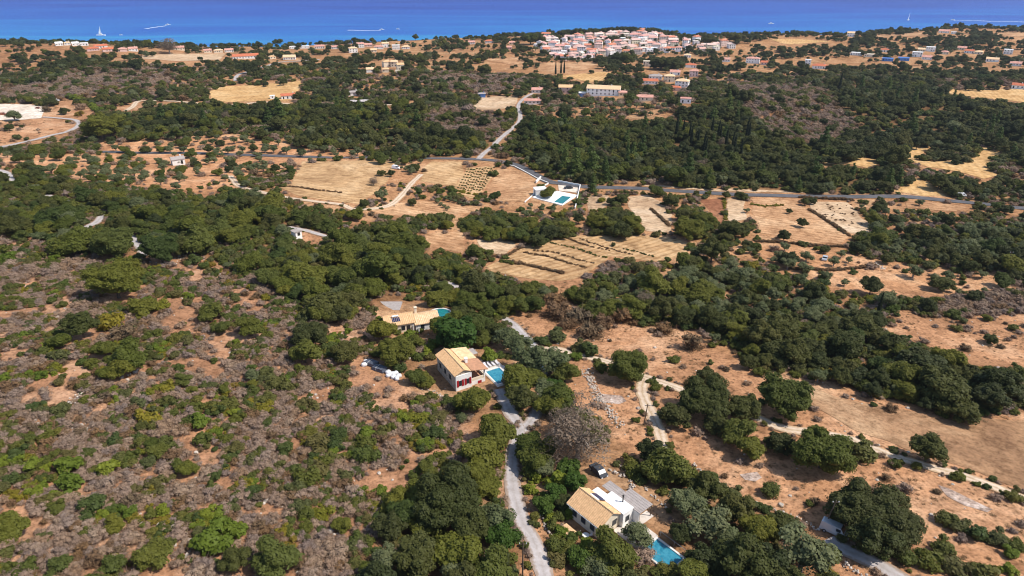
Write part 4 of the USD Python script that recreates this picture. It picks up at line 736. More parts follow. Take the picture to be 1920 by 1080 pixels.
# plants one can tell apart, by the middle of the crown and its width in the photograph
HAND = [
 ('oak_tree', 1180, 692, 84, 'round dark oak standing alone in the fork of the pale tracks'),
 ('oak_tree', 1322, 752, 98, 'big oak at the left of the clump right of the leaning pole'), ('oak_tree', 1390, 768, 78, None), ('oak_tree', 1470, 750, 96, 'grey green oak at the right end of the clump above the pale track'),
 ('oak_tree', 1268, 782, 66, None), ('oak_tree', 1380, 812, 66, None), ('oak_tree', 1345, 795, 60, None), ('oak_tree', 1405, 838, 56, None), ('oak_tree', 1462, 830, 62, None),
 ('oak_tree', 1545, 850, 118, 'tallest dark oak on the orange slope, its shadow to the left'), ('green_shrub', 1622, 850, 62, 'dense dark shrub at the right foot of the tallest slope oak'), ('green_shrub', 1600, 845, 40, None),
 ('oak_tree', 1742, 842, 70, 'small round oak beside the bend of the pale track'), ('oak_tree', 1622, 962, 124, 'huge spreading oak above the bottom right lane, left half'), ('oak_tree', 1668, 985, 110, 'huge spreading oak above the bottom right lane, right half'), ('oak_tree', 1640, 1010, 90, None), ('oak_tree', 1584, 948, 62, None),
 ('green_shrub', 1700, 1040, 60, None), ('green_shrub', 1740, 1052, 60, None), ('green_shrub', 1790, 1062, 64, None), ('green_shrub', 1840, 1070, 60, None), ('green_shrub', 1660, 1030, 46, None),
 ('green_shrub', 1770, 972, 46, None), ('green_shrub', 1800, 984, 50, None), ('green_shrub', 1835, 998, 50, None), ('green_shrub', 1870, 1008, 50, None), ('green_shrub', 1905, 1022, 46, None), ('green_shrub', 1690, 935, 40, None),
 ('green_shrub', 1898, 931, 38, 'lone dark shrub on the pale track at the right edge'), ('green_shrub', 1797, 892, 34, 'small shrub on the pale track, left of the burnt patch'), ('green_shrub', 1718, 872, 26, None),
 ('bright_bush', 1897, 1038, 32, None), ('bright_bush', 1893, 1066, 34, None),
 ('oak_tree', 1246, 878, 92, 'first big oak right of the lower villa terraces'), ('olive_tree', 1290, 945, 78, None), ('oak_tree', 1325, 915, 72, None), ('oak_tree', 1378, 955, 72, None), ('olive_tree', 1330, 985, 80, None), ('oak_tree', 1425, 995, 80, None), ('oak_tree', 1470, 990, 70, None), ('olive_tree', 1508, 1040, 112, 'big grey green olive at the bottom beside the right lane'), ('oak_tree', 1400, 1050, 110, None), ('oak_tree', 1325, 1050, 86, None), ('oak_tree', 1276, 1000, 46, 'dark bushy tree just right of the lower villa pool'), ('oak_tree', 1450, 1065, 90, None), ('oak_tree', 1280, 895, 60, None), ('oak_tree', 1225, 850, 60, None), ('olive_tree', 1360, 1010, 70, None), ('oak_tree', 1300, 1075, 70, None),
 ('olive_tree', 1196, 1004, 66, 'olive tree in front of the lower villa, over the left pool edge'), ('oak_tree', 1150, 1040, 88, 'dark oak in front of the lower villa gable'), ('garden_tree', 1092, 1052, 60, None), ('bright_bush', 1100, 1022, 40, None), ('olive_tree', 1120, 1068, 60, None), ('green_shrub', 1200, 1076, 44, None), ('green_shrub', 1180, 1075, 50, None),
 ('oak_tree', 1001, 866, 72, 'dark oak right of the lane, above the garden of the lower villa'), ('oak_tree', 989, 838, 64, None), ('olive_tree', 1020, 880, 50, None), ('bright_bush', 1052, 898, 56, 'broad yellow green bush left of the lower villa roof'), ('garden_tree', 1066, 880, 50, None), ('garden_tree', 1078, 905, 44, None), ('garden_tree', 1020, 946, 44, None), ('oak_tree', 1058, 942, 44, None), ('bright_bush', 995, 917, 30, 'pale yellow green bush at the lane verge, left of the lower villa'), ('garden_tree', 1042, 925, 46, None), ('bright_bush', 1004, 892, 34, None), ('green_shrub', 1035, 985, 32, None), ('green_shrub', 1048, 965, 34, None), ('bright_bush', 1030, 968, 26, None), ('bright_bush', 1068, 960, 30, None), ('green_shrub', 1072, 1005, 36, None), ('green_shrub', 1058, 1040, 40, None),
 ('leafless_tree', 1086, 815, 128, 'large grey leafless tree behind the garden of the lower villa'), ('leafless_tree', 1062, 790, 70, None),
 ('oak_tree', 902, 850, 82, None), ('oak_tree', 930, 812, 74, 'dark oak left of the lane where the driveway forks'), ('oak_tree', 895, 885, 62, None), ('oak_tree', 912, 912, 56, 'dark round oak beside the pole at the lane edge'), ('oak_tree', 840, 945, 132, 'largest oak left of the lane, olive tinted, wide crown'), ('oak_tree', 762, 962, 74, None), ('oak_tree', 742, 945, 56, None), ('oak_tree', 800, 925, 84, None), ('garden_tree', 940, 1005, 66, 'tall yellow green bush left of the lane near the bottom'), ('olive_tree', 930, 975, 70, None), ('oak_tree', 885, 985, 78, None), ('olive_tree', 722, 1052, 70, None), ('oak_tree', 782, 1042, 112, None), ('oak_tree', 858, 1042, 104, None), ('oak_tree', 805, 985, 76, None), ('olive_tree', 850, 1068, 60, None), ('oak_tree', 930, 1050, 60, None), ('oak_tree', 700, 1075, 60, None),
 ('oak_tree', 888, 752, 70, 'dark oak in front of the middle villa'), ('oak_tree', 972, 716, 70, 'tall dark oak between the middle villa pool and the lane'), ('oak_tree', 978, 745, 56, None), ('olive_tree', 1034, 678, 78, 'silvery olive right of the lane fork, above the middle villa pool'), ('olive_tree', 990, 678, 64, None), ('olive_tree', 972, 650, 52, None), ('olive_tree', 948, 632, 56, None), ('oak_tree', 925, 620, 50, None),
 ('garden_tree', 858, 622, 88, 'broad bright green tree behind the middle villa'), ('garden_tree', 845, 636, 60, None), ('oak_tree', 828, 616, 50, None), ('oak_tree', 893, 608, 62, None), ('oak_tree', 905, 638, 40, None), ('oak_tree', 742, 660, 78, None), ('oak_tree', 714, 620, 58, 'oak in front of the upper villa at its left end'), ('bright_bush', 769, 628, 32, None), ('oak_tree', 650, 660, 66, None), ('oak_tree', 780, 708, 42, None), ('oak_tree', 800, 715, 38, None), ('green_shrub', 752, 690, 34, None), ('bright_bush', 918, 664, 36, 'round bright bush between the middle villa and its driveway'), ('bright_bush', 806, 652, 26, None), ('bright_bush', 815, 642, 24, None), ('green_shrub', 954, 668, 24, None),
 ('oak_tree', 1046, 742, 64, None), ('oak_tree', 1030, 760, 60, None), ('olive_tree', 1020, 735, 50, None), ('oak_tree', 1000, 705, 46, None), ('oak_tree', 1060, 700, 50, None), ('garden_tree', 1040, 725, 40, None), ('oak_tree', 1048, 770, 50, None), ('oak_tree', 846, 604, 44, None), ('oak_tree', 865, 590, 56, None), ('oak_tree', 885, 570, 60, None), ('oak_tree', 820, 560, 50, None),
 ('green_shrub', 1045, 630, 46, 'round glossy dark shrub on the bend of the pale lane'), ('green_shrub', 1086, 650, 40, None), ('green_shrub', 1108, 655, 44, None), ('bright_bush', 1082, 668, 26, None), ('green_shrub', 1128, 688, 36, None), ('brown_bush', 1108, 618, 56, 'olive brown bush on the orange slope above the lane'), ('brown_bush', 1046, 582, 60, 'grey brown bush at the top of the orange slope'), ('brown_bush', 1085, 590, 56, None), ('brown_bush', 1130, 602, 46, None), ('brown_bush', 1040, 560, 44, None), ('brown_bush', 1065, 605, 40, None), ('green_shrub', 1230, 725, 28, None), ('brown_bush', 1245, 615, 40, 'brown bush alone in the middle of the orange slope'), ('brown_bush', 1170, 590, 40, None), ('brown_bush', 1300, 640, 44, None),
 ('oak_tree', 150, 610, 60, 'solitary dark round oak on the shrubby slope, left edge'), ('yellow_shrub', 205, 605, 66, 'big yellow olive bush between the dark oaks on the left slope'), ('brown_bush', 232, 622, 60, None), ('oak_tree', 242, 672, 70, 'dark oak below the yellow bush on the left slope'), ('oak_tree', 195, 655, 46, None), ('oak_tree', 268, 575, 52, None), ('yellow_shrub', 298, 573, 40, None), ('oak_tree', 112, 640, 44, None), ('oak_tree', 220, 695, 50, None), ('oak_tree', 200, 700, 40, None), ('bright_bush', 375, 788, 40, 'small bright green bush on the left slope'), ('bright_bush', 395, 1015, 80, 'brightest yellow green bush on the left slope, near the bottom'), ('bright_bush', 436, 992, 52, None), ('oak_tree', 18, 990, 66, 'dark oak cut by the left edge'), ('olive_tree', 472, 704, 34, 'silvery round bush alone on the left slope'), ('oak_tree', 470, 612, 50, None), ('oak_tree', 580, 630, 70, None), ('oak_tree', 392, 588, 46, None), ('oak_tree', 570, 660, 60, None), ('oak_tree', 415, 615, 36, None), ('oak_tree', 215, 530, 90, None), ('oak_tree', 235, 520, 70, None), ('oak_tree', 210, 460, 86, 'dark spreading oak left of the second lane bend'), ('oak_tree', 300, 470, 70, None), ('yellow_shrub', 280, 785, 56, None), ('bright_bush', 125, 870, 50, None), ('bright_bush', 130, 902, 50, None), ('oak_tree', 295, 845, 40, None), ('oak_tree', 350, 880, 40, None), ('oak_tree', 215, 985, 44, None), ('oak_tree', 285, 1040, 70, None), ('oak_tree', 440, 1050, 60, None), ('oak_tree', 520, 1050, 84, 'oak at the bottom edge, right of the brightest bush'), ('yellow_shrub', 600, 960, 50, None), ('oak_tree', 640, 985, 40, None), ('yellow_shrub', 540, 1025, 40, None), ('brown_bush', 500, 1020, 40, None),
 ('oak_tree', 1028, 362, 29, 'round dark tree in the white pool yard'), ('oak_tree', 928, 368, 24, 'lone round tree at the foot of the vineyard field'), ('pine_tree', 1112, 342, 20, 'single upright green pine beside the road right of the pool villa'), ('oak_tree', 683, 383, 26, 'lone round oak at the corner of the golden stubble field'), ('oak_tree', 698, 296, 18, None), ('oak_tree', 1166, 374, 34, 'double dark tree right of the pool villa lawn'), ('oak_tree', 1148, 378, 24, None), ('yellow_shrub', 1128, 374, 22, None), ('oak_tree', 1480, 396, 13, None), ('oak_tree', 1505, 418, 22, 'round dark tree inside the ochre terraced plots'), ('oak_tree', 1510, 378, 18, None), ('oak_tree', 1362, 366, 18, None), ('oak_tree', 1328, 362, 13, None), ('oak_tree', 1305, 362, 14, None), ('oak_tree', 1150, 459, 12, 'tiny lone tree on the large terraced field'), ('oak_tree', 1470, 442, 26, None), ('oak_tree', 1375, 432, 50, None), ('oak_tree', 1290, 432, 56, None), ('oak_tree', 1325, 415, 44, None), ('oak_tree', 1260, 378, 36, None), ('oak_tree', 1230, 358, 30, None), ('oak_tree', 1150, 415, 50, None), ('oak_tree', 1185, 420, 44, None), ('oak_tree', 1120, 418, 44, None), ('oak_tree', 1045, 405, 26, None), ('oak_tree', 1085, 410, 24, None), ('leafless_tree', 1068, 402, 18, 'grey leafless tree below the pool villa wall'), ('oak_tree', 716, 325, 20, None), ('oak_tree', 733, 325, 16, None), ('leafless_tree', 700, 340, 20, 'grey bush tree in the golden stubble field'),
 ('oak_tree', 370, 175, 24, 'round dark tree left of the golden hill field'), ('oak_tree', 450, 203, 26, 'round tree below the pale track at the red-roofed cottage'), ('pine_tree', 522, 200, 26, 'pale green pine below the red-roofed cottage'), ('oak_tree', 520, 80, 18, 'tall dark tree standing up against the sea'), ('leafless_tree', 315, 84, 30, 'grey brown tree against the sea at the left'), ('oak_tree', 376, 110, 12, None), ('oak_tree', 95, 192, 24, None), ('oak_tree', 120, 208, 22, None), ('yellow_shrub', 147, 213, 22, None), ('olive_tree', 25, 215, 32, 'olive tree in front of the chalk yard'), ('oak_tree', 190, 236, 70, 'big dark tree clump where the chalk lane bends'), ('oak_tree', 205, 240, 50, None),
 ('cypress_tree', 1650, 575, 10, 'tall dark cypress in the olive thicket at the right'), ('cypress_tree', 1576, 155, 6, None), ('oak_tree', 1010, 75, 26, None), ('oak_tree', 995, 72, 30, 'large dark tree at the left end of the seaside village'), ('oak_tree', 1857, 636, 32, 'round lone tree on the orange slope at the right edge'), ('oak_tree', 1160, 108, 26, None), ('oak_tree', 1240, 118, 40, 'dark tree clump below the seaside village houses'), ('oak_tree', 1265, 122, 34, None), ('oak_tree', 1175, 112, 30, None), ('oak_tree', 1330, 75, 26, None), ('oak_tree', 1380, 70, 34, None), ('pine_tree', 1345, 74, 12, None), ('pine_tree', 1080, 305, 30, None), ('pine_tree', 1110, 300, 30, None), ('pine_tree', 1060, 300, 26, None), ('cypress_tree', 1052, 126, 4, None), ('cypress_tree', 1058, 126, 4, None), ('cypress_tree', 1042, 128, 4, None),
]
for cx, cy in [(1270 + k * 9 + (k % 3) * 3, 236 + (k * 7) % 46) for k in range(16)]: HAND.append(('cypress_tree', cx, cy, 7, None))
for cx, cy in [(1085, 60), (1100, 61), (1115, 60), (1130, 59), (1145, 58), (1160, 57), (1175, 57), (1190, 58), (1205, 58), (1218, 59), (1070, 62), (1055, 64), (1235, 61)]: HAND.append(('oak_tree', cx, cy, 17, None))
for row, (x0, y0, x1, y1, n) in enumerate([(150, 285, 225, 345, 7), (175, 262, 175, 340, 1), (95, 318, 150, 328, 4), (205, 300, 190, 345, 5), (232, 298, 222, 340, 6), (262, 300, 245, 335, 4), (300, 325, 300, 340, 2), (265, 335, 265, 345, 1), (180, 300, 172, 335, 5), (340, 320, 330, 350, 3), (130, 300, 122, 325, 4), (430, 300, 460, 345, 6)]):
    for k in range(n):
        t = k / max(1, n - 1)
        HAND.append(('olive_tree' if (k + row) % 3 else 'oak_tree', x0 + (x1 - x0) * t, y0 + (y1 - y0) * t, 17 + (k * 5 + row * 3) % 7, None))
for y0, y1, x0, x1, n in [(262, 266, 330, 600, 13), (279, 282, 300, 690, 18), (302, 305, 270, 430, 7), (312, 316, 430, 560, 6)]:
    for k in range(n):
        HAND.append(('olive_tree' if k % 4 else 'oak_tree', x0 + (x1 - x0) * (k + _rng.uniform(-.3, .3)) / n, _rng.uniform(y0 - 2, y1 + 2), _rng.uniform(14, 21), None))
for k in range(34): HAND.append(('olive_tree', 1025 + (k % 17) * 14 + _rng.uniform(-4, 4), 199 + (k // 17) * 11 + _rng.uniform(-3, 3), _rng.uniform(11, 15), None))
for (x0, y0, x1, y1, n) in [(1070, 362 + 30, 1095, 415, 3), (995, 385, 985, 410, 4), (1018, 386, 1012, 412, 4), (1040, 385, 1034, 400, 3), (820, 378, 845, 395, 4), (835, 372, 880, 385, 5)]:
    for k in range(n): HAND.append(('olive_tree', x0 + (x1 - x0) * k / n, y0 + (y1 - y0) * k / n, 11, None))
for j in range(10):
    for k in range(9): HAND.append(('grape_vine', 878 + j * 5.4 - k * 2.7, 317 - j * 0.3 + k * 5.0 + (j % 3), 4.2 + (j * 7 + k * 3) % 3 * .5, None))

hk = [h[0] for h in HAND]; hx = np.array([h[1] for h in HAND], float); hy = np.array([h[2] for h in HAND], float); hw = np.array([h[3] for h in HAND], float)
gx, gy = hit(hx, hy); dep = proj(gx, gy, H(gx, gy))[2]
hm = hw / F * dep / 2
hv = [oak_kind(a_, b_, m > 4.9) if k == 'oak_tree' else int(_rng.integers(len(KINDS[k]))) for k, m, a_, b_ in zip(hk, hm, gx, gy)]
R0 = np.array([KINDS[k][v][1] for k, v in zip(hk, hv)]); h0 = np.array([KINDS[k][v][2] for k, v in zip(hk, hv)])
sc = hw / F * dep / 2 / (R0 * 1.06)
gx, gy = hit(hx, hy, 0.5 * h0 * sc)
HAND_XY = np.c_[gx, gy]; HAND_R = R0 * sc
for i, h in enumerate(HAND):
    sz = 1.0 if sc[i] < 1.9 or h[0] in ('green_shrub', 'bright_bush', 'yellow_shrub', 'brown_bush') else 0.85
    put(h[0], gx[i], gy[i], sc[i], -2, h[4], hv[i], sz)

# places that must stay free of chance plants: lanes, houses, yards (centre and radius in metres)
CLEAR = []
def clear_px(px, py, r): CLEAR.append((*hit1(px, py), r))
for c in [(1125, 945, 7), (1150, 940, 7), (1185, 945, 6), (1225, 995, 3.5), (1250, 1025, 4), (860, 690, 8), (885, 680, 6), (930, 695, 4.5), (760, 585, 8), (800, 590, 5), (828, 590, 4), (735, 572, 6), (1040, 372, 8), (1060, 372, 8), (1020, 372, 7), (1062, 358, 7), (960, 775, 5), (1560, 995, 3), (710, 690, 5), (735, 700, 4), (1125, 890, 4), (918, 655, 3), (940, 660, 4)]:
    clear_px(*c)
_lp = np.vstack([np.c_[l, np.full(len(l), w)] for l, w in LANES_XY]); _q = proj(_lp[:, 0], _lp[:, 1], H(_lp[:, 0], _lp[:, 1]))
_hid = np.zeros(len(_lp), bool)     # stretches that the photograph shows covered by trees
for x0, x1, y0, y1 in [(615, 818, 430, 530), (882, 944, 545, 600), (30, 92, 325, 372), (128, 156, 370, 402), (192, 233, 395, 470), (156, 200, 380, 404), (-300, 800, 275, 300)]: _hid |= (_q[0] > x0) & (_q[0] < x1) & (_q[1] > y0) & (_q[1] < y1)
_lp = _lp[~_hid]; _q = [a[~_hid] for a in _q]
LANE_W = np.where(_hid, -7.0, LANE_W)      # trees may close over the hidden stretches
LANE_PX = cKDTree(np.c_[_q[0], _q[1] * 3.0]); LANE_PW = F * _lp[:, 2] / _q[2] / 2
KEEP = [shapely.Polygon(p) for p in ([(1060, 938), (1085, 910), (1130, 900), (1165, 905), (1222, 950), (1240, 1000), (1280, 1042), (1245, 1060), (1190, 1010), (1120, 1000)], [(812, 660), (870, 642), (912, 660), (950, 690), (945, 725), (900, 740), (850, 730)], [(715, 590), (730, 562), (800, 570), (845, 585), (840, 600), (770, 610)], [(984, 380), (1030, 342), (1090, 348), (1078, 392), (1050, 388)], [(690, 670), (765, 700), (760, 720), (680, 695)], [(925, 755), (945, 745), (1000, 785), (960, 800)])]
for h_ in HOUSES:
    x_, y_ = hit1(h_[0], h_[1]); up_ = (7.5 if h_[4] == 2 else 4.5) * F / float(proj(x_, y_, float(H(x_, y_)))[2]); KEEP.append(shapely.box(h_[0] - h_[2] * .5, h_[1] - up_, h_[0] + h_[2] * .5, h_[1] + 1))
KEEP_ALL = shapely.union_all(KEEP); shapely.prepare(KEEP_ALL)
def keep_clear(px, py):
    return shapely.contains_xy(KEEP_ALL, px, py)
def sight(x, y, h, chance, rng):
    """Keeps the view open onto lanes and fields: a plant does not stand in front of them."""
    z = H(x, y); ok = np.ones(len(x), bool); dice = rng.uniform(size=len(x)) < chance
    for k in (0.35, 0.62, 0.9):
        px, py, _ = proj(x, y, z + k * h); d, j = LANE_PX.query(np.c_[px, py * 3.0])
        ok &= ~((d < LANE_PW[j] * 0.75 + 1.5) & dice & (y > 95))
        zn = zone_at(x, y, z + k * h)[0]; ok &= ~((zn == FIELD) | (zn == BARE)); ok &= ~keep_clear(px, py)
        if k > 0.8:     # a wood does not rise in front of the open ground behind it
            base = zone_at(x, y, z + 0.3 * h)[0]
            ok &= ~(np.isin(base, (THICKET, FOREST, MOSAIC, OLIVEWOOD)) & np.isin(zn, (GROVE, SPARSE, OPEN, ORCHARD)) & (h > 2) & (rng.uniform(size=len(x)) < 0.85))
    return ok
def free(x, y, r):
    d, k = LANE_TREE.query(np.c_[x, y]); ok = d > LANE_W[k] / 2 + r * 0.75
    for a, b, q in CLEAR: ok &= np.hypot(x - a, y - b) > q + 0.5 * r
    return ok
def scatter(cell, y0, y1, seed):
    rng = np.random.default_rng(seed)
    X, Y = np.meshgrid(np.arange(-1.05 * y1 * 0.86 - 90, 1.05 * y1 * 0.86 + 90, cell), np.arange(y0, y1, cell))
    x = (X + rng.uniform(-.46, .46, X.shape) * cell).ravel(); y = (Y + rng.uniform(-.46, .46, X.shape) * cell).ravel()
    z = H(x, y); zn, px, py, dep = zone_at(x, y, z + (2.4 if cell > 4.7 else 0.6))
    ok = (px > -260) & (px < 2180) & (py > 30) & (py < 1230) & (z > 1.2) & (y < coast(x) - 18)
    return x[ok], y[ok], zn[ok], px[ok], py[ok], dep[ok], rng
hand_tree = cKDTree(HAND_XY)
def away_from_hand(x, y, r, f=0.62):
    ok = np.ones(len(x), bool); d, k = hand_tree.query(np.c_[x, y], k=6)
    for j in range(6): ok &= d[:, j] > f * (HAND_R[k[:, j]] + r)
    return ok

# zone -> chance of a tree in a 5.4 m cell, and which
TREES = {OPEN: (0.006, [('oak_tree', 1)], 0.6), SCRUB: (0.05, [('oak_tree', 1)], 0.55), THICKET: (0.78, [('oak_tree', 0.86), ('olive_tree', 0.115), ('leafless_tree', 0.005), ('bright_bush', 0.02)], 0.92), FOREST: (0.80, [('oak_tree', 0.84), ('pine_tree', 0.07), ('olive_tree', 0.085), ('leafless_tree', 0.005)], 0.98),
         GROVE: (0.12, [('olive_tree', 0.8), ('oak_tree', 0.2)], 0.85), MOSAIC: (0.37, [('oak_tree', 0.72), ('olive_tree', 0.28)], 0.82), VILLAGE: (0.30, [('oak_tree', 0.7), ('olive_tree', .3)], 0.7), BROWN: (0.14, [('oak_tree', 1)], 0.75),
         GARDEN: (0.14, [('oak_tree', 0.6), ('olive_tree', 0.4)], 0.7), SPARSE: (0.11, [('olive_tree', 0.55), ('oak_tree', 0.45)], 0.72), BARE: (0, [], 1), FIELD: (0, [], 1), ORCHARD: (0.012, [('olive_tree', 1)], 0.6), OLIVEWOOD: (0.72, [('olive_tree', 0.56), ('oak_tree', 0.42), ('leafless_tree', 0.005), ('bright_bush', 0.015)], 0.95)}
for y0, y1, cell in ((60, 420, 4.9), (420, 780, 6.0), (780, 1500, 7.4)):
    x, y, zn, px, py, dep, rng = scatter(cell, y0, y1, 1000 + int(y0))
    lump = meshkit.fbm(np.c_[x / 30, y / 30, np.zeros(len(x))], 3, 31)
    prob = np.array([TREES.get(z, (0, [], 1))[0] for z in range(15)])[zn]
    soft = np.isin(zn, (MOSAIC, BROWN, SPARSE, GROVE, SCRUB))
    prob = np.where(soft, prob * np.clip((lump - 0.38) * 8.0, 0.02, 2.2), np.where(np.isin(zn, (THICKET, FOREST, OLIVEWOOD)), prob * np.clip((lump - 0.27) * 6.5, 0.12, 1.12), prob))
    s = rng.lognormal(0, 0.27, len(x)) * np.array([TREES.get(z, (0, [], 1))[2] for z in range(15)])[zn] * (cell / 5.4) ** 0.6
    ok = (rng.uniform(size=len(x)) < prob) & free(x, y, 3.0 * s) & away_from_hand(x, y, 3.2 * s) & sight(x, y, 6.0 * s, 0.8, rng)
    for i in np.nonzero(ok)[0]:
        ks, ws = zip(*TREES[zn[i]][1]); k = ks[int(np.searchsorted(np.cumsum(ws), rng.uniform() * sum(ws) * 0.999))]
        put(k, x[i], y[i], float(s[i]), int(zn[i]), sz=float(rng.uniform(0.85, 1.15)))
# the olive orchards at the left: small round trees in rows, bare soil between
for row in range(26):
    for k in range(54):
        x_ = -330 + k * 9.5 + row * 1.6 + _rng.normal() * .9; y_ = 318 + row * 15.5 + _rng.normal() * 1.0; z_ = float(H(x_, y_))
        zn_, px_, py_, _d = zone_at(np.array([x_]), np.array([y_]), np.array([z_ + 1.5]))
        if zn_[0] != ORCHARD or _rng.uniform() > 0.80 or not (-50 < px_[0] < 1900): continue
        s_ = _rng.uniform(0.70, 1.08)
        if hand_tree.query([x_, y_])[0] < 4.2 or not free(np.array([x_]), np.array([y_]), 1.5)[0]: continue
        put('olive_tree' if _rng.uniform() < .7 else 'oak_tree', x_, y_, s_ * (1 if _rng.uniform() < .7 else .8), ORCHARD, var=None)
# zone -> chance of a shrub in a cell, and which
SHRUBS = {OPEN: (0.20, [('straw_tuft', 0.84), ('dry_shrub', 0.09), ('green_shrub', 0.035), ('brown_bush', 0.035)]), SCRUB: (0.92, [('straw_tuft', 0.04), ('dry_shrub', 0.51), ('brown_bush', 0.065), ('green_shrub', 0.275), ('yellow_shrub', 0.105), ('bright_bush', 0.006)]),
          THICKET: (0.5, [('green_shrub', 0.75), ('dry_shrub', 0.2), ('yellow_shrub', 0.05)]), FOREST: (0.35, [('green_shrub', 1)]), GROVE: (0.10, [('dry_shrub', 0.4), ('green_shrub', 0.4), ('straw_tuft', 0.2)]), MOSAIC: (0.42, [('green_shrub', 0.5), ('dry_shrub', 0.42), ('brown_bush', 0.08)]),
          VILLAGE: (0.03, [('green_shrub', 1)]), BROWN: (0.9, [('dry_shrub', 0.72), ('green_shrub', 0.18), ('brown_bush', 0.10)]), GARDEN: (0.36, [('green_shrub', 0.5), ('dry_shrub', 0.3), ('bright_bush', 0.1), ('yellow_shrub', 0.05), ('straw_tuft', 0.05)]), SPARSE: (0.22, [('dry_shrub', 0.4), ('green_shrub', 0.45), ('yellow_shrub', 0.03), ('brown_bush', 0.12)]), FIELD: (0.02, [('straw_tuft', 1)]), BARE: (0, []), ORCHARD: (0.05, [('dry_shrub', 0.5), ('straw_tuft', 0.3), ('green_shrub', 0.2)]), OLIVEWOOD: (0.3, [('green_shrub', 0.6), ('dry_shrub', 0.3), ('yellow_shrub', 0.1)])}
for y0, y1, cell in ((62, 190, 1.28), (190, 330, 1.75), (330, 520, 3.0), (520, 800, 4.6)):
    x, y, zn, px, py, dep, rng = scatter(cell, y0, y1, 3000 + int(y0))
    lump = meshkit.fbm(np.c_[x / 9, y / 9, np.zeros(len(x))], 3, 41)
    kindn = meshkit.fbm(np.c_[x / 6, y / 6, np.zeros(len(x)) + 5], 2, 47)
    prob = np.array([SHRUBS.get(z, (0, []))[0] for z in range(15)])[zn]
    prob = np.where(zn == SCRUB, np.clip((lump - 0.335) * 11, 0.13, 0.97), np.where(np.isin(zn, (OPEN, SPARSE, GROVE, GARDEN)), prob * np.clip((lump - 0.40) * 9, 0.12, 2.4), prob))
    s = rng.lognormal(0, 0.24, len(x)) * (cell / 1.28) ** 0.75
    ok = (rng.uniform(size=len(x)) < prob) & free(x, y, 0.8 * s) & sight(x, y, 1.1 * s, 0.9, rng) & away_from_hand(x, y, 0.7 * s, 0.75)
    for i in np.nonzero(ok)[0]:
        ks, ws = zip(*SHRUBS[zn[i]][1]); ws = np.array(ws)
        if zn[i] in (SCRUB, BROWN): u = np.clip((kindn[i] - 0.25) / 0.5 * 0.62 + rng.uniform(-.22, .52), 0, 0.999)
        else: u = rng.uniform() * 0.999
        k = ks[int(np.searchsorted(np.cumsum(ws) / ws.sum(), u))]
        ss = float(s[i]) * (1.2 if k == 'green_shrub' and zn[i] == SCRUB and rng.uniform() < 0.15 else 0.82 if k == 'green_shrub' and zn[i] == SCRUB else 1.0) * (0.7 if k in ('brown_bush', 'bright_bush') else 1)
        put(k, x[i], y[i], ss, int(zn[i]))
# low banks of dry growth along terrace edges, and hedges by the fields
for pts, kind, gap, s in [([(945, 490), (985, 497), (1020, 505), (1055, 513)], 'brown_bush', 0.48, 0.46), ([(980, 474), (1020, 480), (1060, 492), (1100, 503)], 'brown_bush', 0.64, 0.33), ([(1003, 470), (1040, 474), (1085, 488), (1110, 494)], 'brown_bush', 0.80, 0.30), ([(1028, 455), (1070, 464), (1120, 480), (1135, 484)], 'green_shrub', 0.99, 0.42), ([(1065, 448), (1105, 463), (1140, 470)], 'brown_bush', 0.80, 0.33), ([(1090, 449), (1125, 462), (1160, 472), (1185, 478)], 'brown_bush', 0.80, 0.30), ([(1170, 468), (1200, 474), (1225, 482)], 'green_shrub', 0.99, 0.38), ([(920, 482), (950, 480), (995, 455)], 'brown_bush', 0.64, 0.40), ([(940, 490), (960, 496)], 'green_shrub', 0.66, 0.68),
                          ([(1518, 394), (1555, 418), (1592, 443)], 'brown_bush', 0.56, 0.53), ([(1410, 384), (1435, 388), (1465, 386)], 'yellow_shrub', 1.3, .9), ([(1420, 453), (1480, 456), (1530, 462), (1600, 463)], 'brown_bush', 0.64, 0.53), ([(1220, 392), (1240, 410), (1255, 425)], 'brown_bush', 0.60, 0.46), ([(1357, 374), (1361, 412)], 'yellow_shrub', 1.6, .8), ([(500, 348), (560, 352), (600, 358), (640, 362)], 'brown_bush', 0.60, 0.40), ([(1100, 358), (1200, 364), (1290, 368)], 'yellow_shrub', 2.0, .7), ([(1500, 371), (1560, 374), (1600, 376)], 'brown_bush', 0.60, 0.60), ([(1640, 500), (1560, 508), (1480, 505)], 'brown_bush', 0.72, 0.53),
                          ([(128, 183), (150, 190), (172, 200), (186, 212)], 'bright_bush', 2.4, 1.6), ([(845, 356), (870, 362), (900, 368)], 'yellow_shrub', 1.5, .9)]:
    x, y = hit(*np.array(pts, float).T); ln = densify(np.c_[x, y], gap)
    for q in ln: put(kind, q[0] + _rng.normal() * .3, q[1] + _rng.normal() * .3, s * _rng.uniform(.7, 1.3), -3)
# bales on the hay field, as dark tufts of uncut growth, and loose stones on bare ground near the camera
ids_ = np.nonzero((LANE_W < 4.5) & (LANE_TREE.data[:, 1] < 330) & (LANE_TREE.data[:, 1] > 60))[0]
for i in ids_:      # dry grass and small growth along the verges
    for side in (-1, 1):
        if _rng.uniform() < 0.75:
            a_ = LANE_TREE.data[min(i + 1, len(LANE_W) - 1)] - LANE_TREE.data[i]; n_ = np.array([-a_[1], a_[0]]) / (np.linalg.norm(a_) + 1e-6)
            if np.linalg.norm(a_) < 4:
                q = LANE_TREE.data[i] + n_ * side * (LANE_W[i] * 0.5 + _rng.uniform(0.0, 0.9)) + a_ * _rng.uniform(0, 1)
                put('straw_tuft' if _rng.uniform() < 0.6 else 'dry_shrub' if _rng.uniform() < 0.6 else 'green_shrub', q[0], q[1], _rng.uniform(0.4, 1.0) * 0.8, -3)
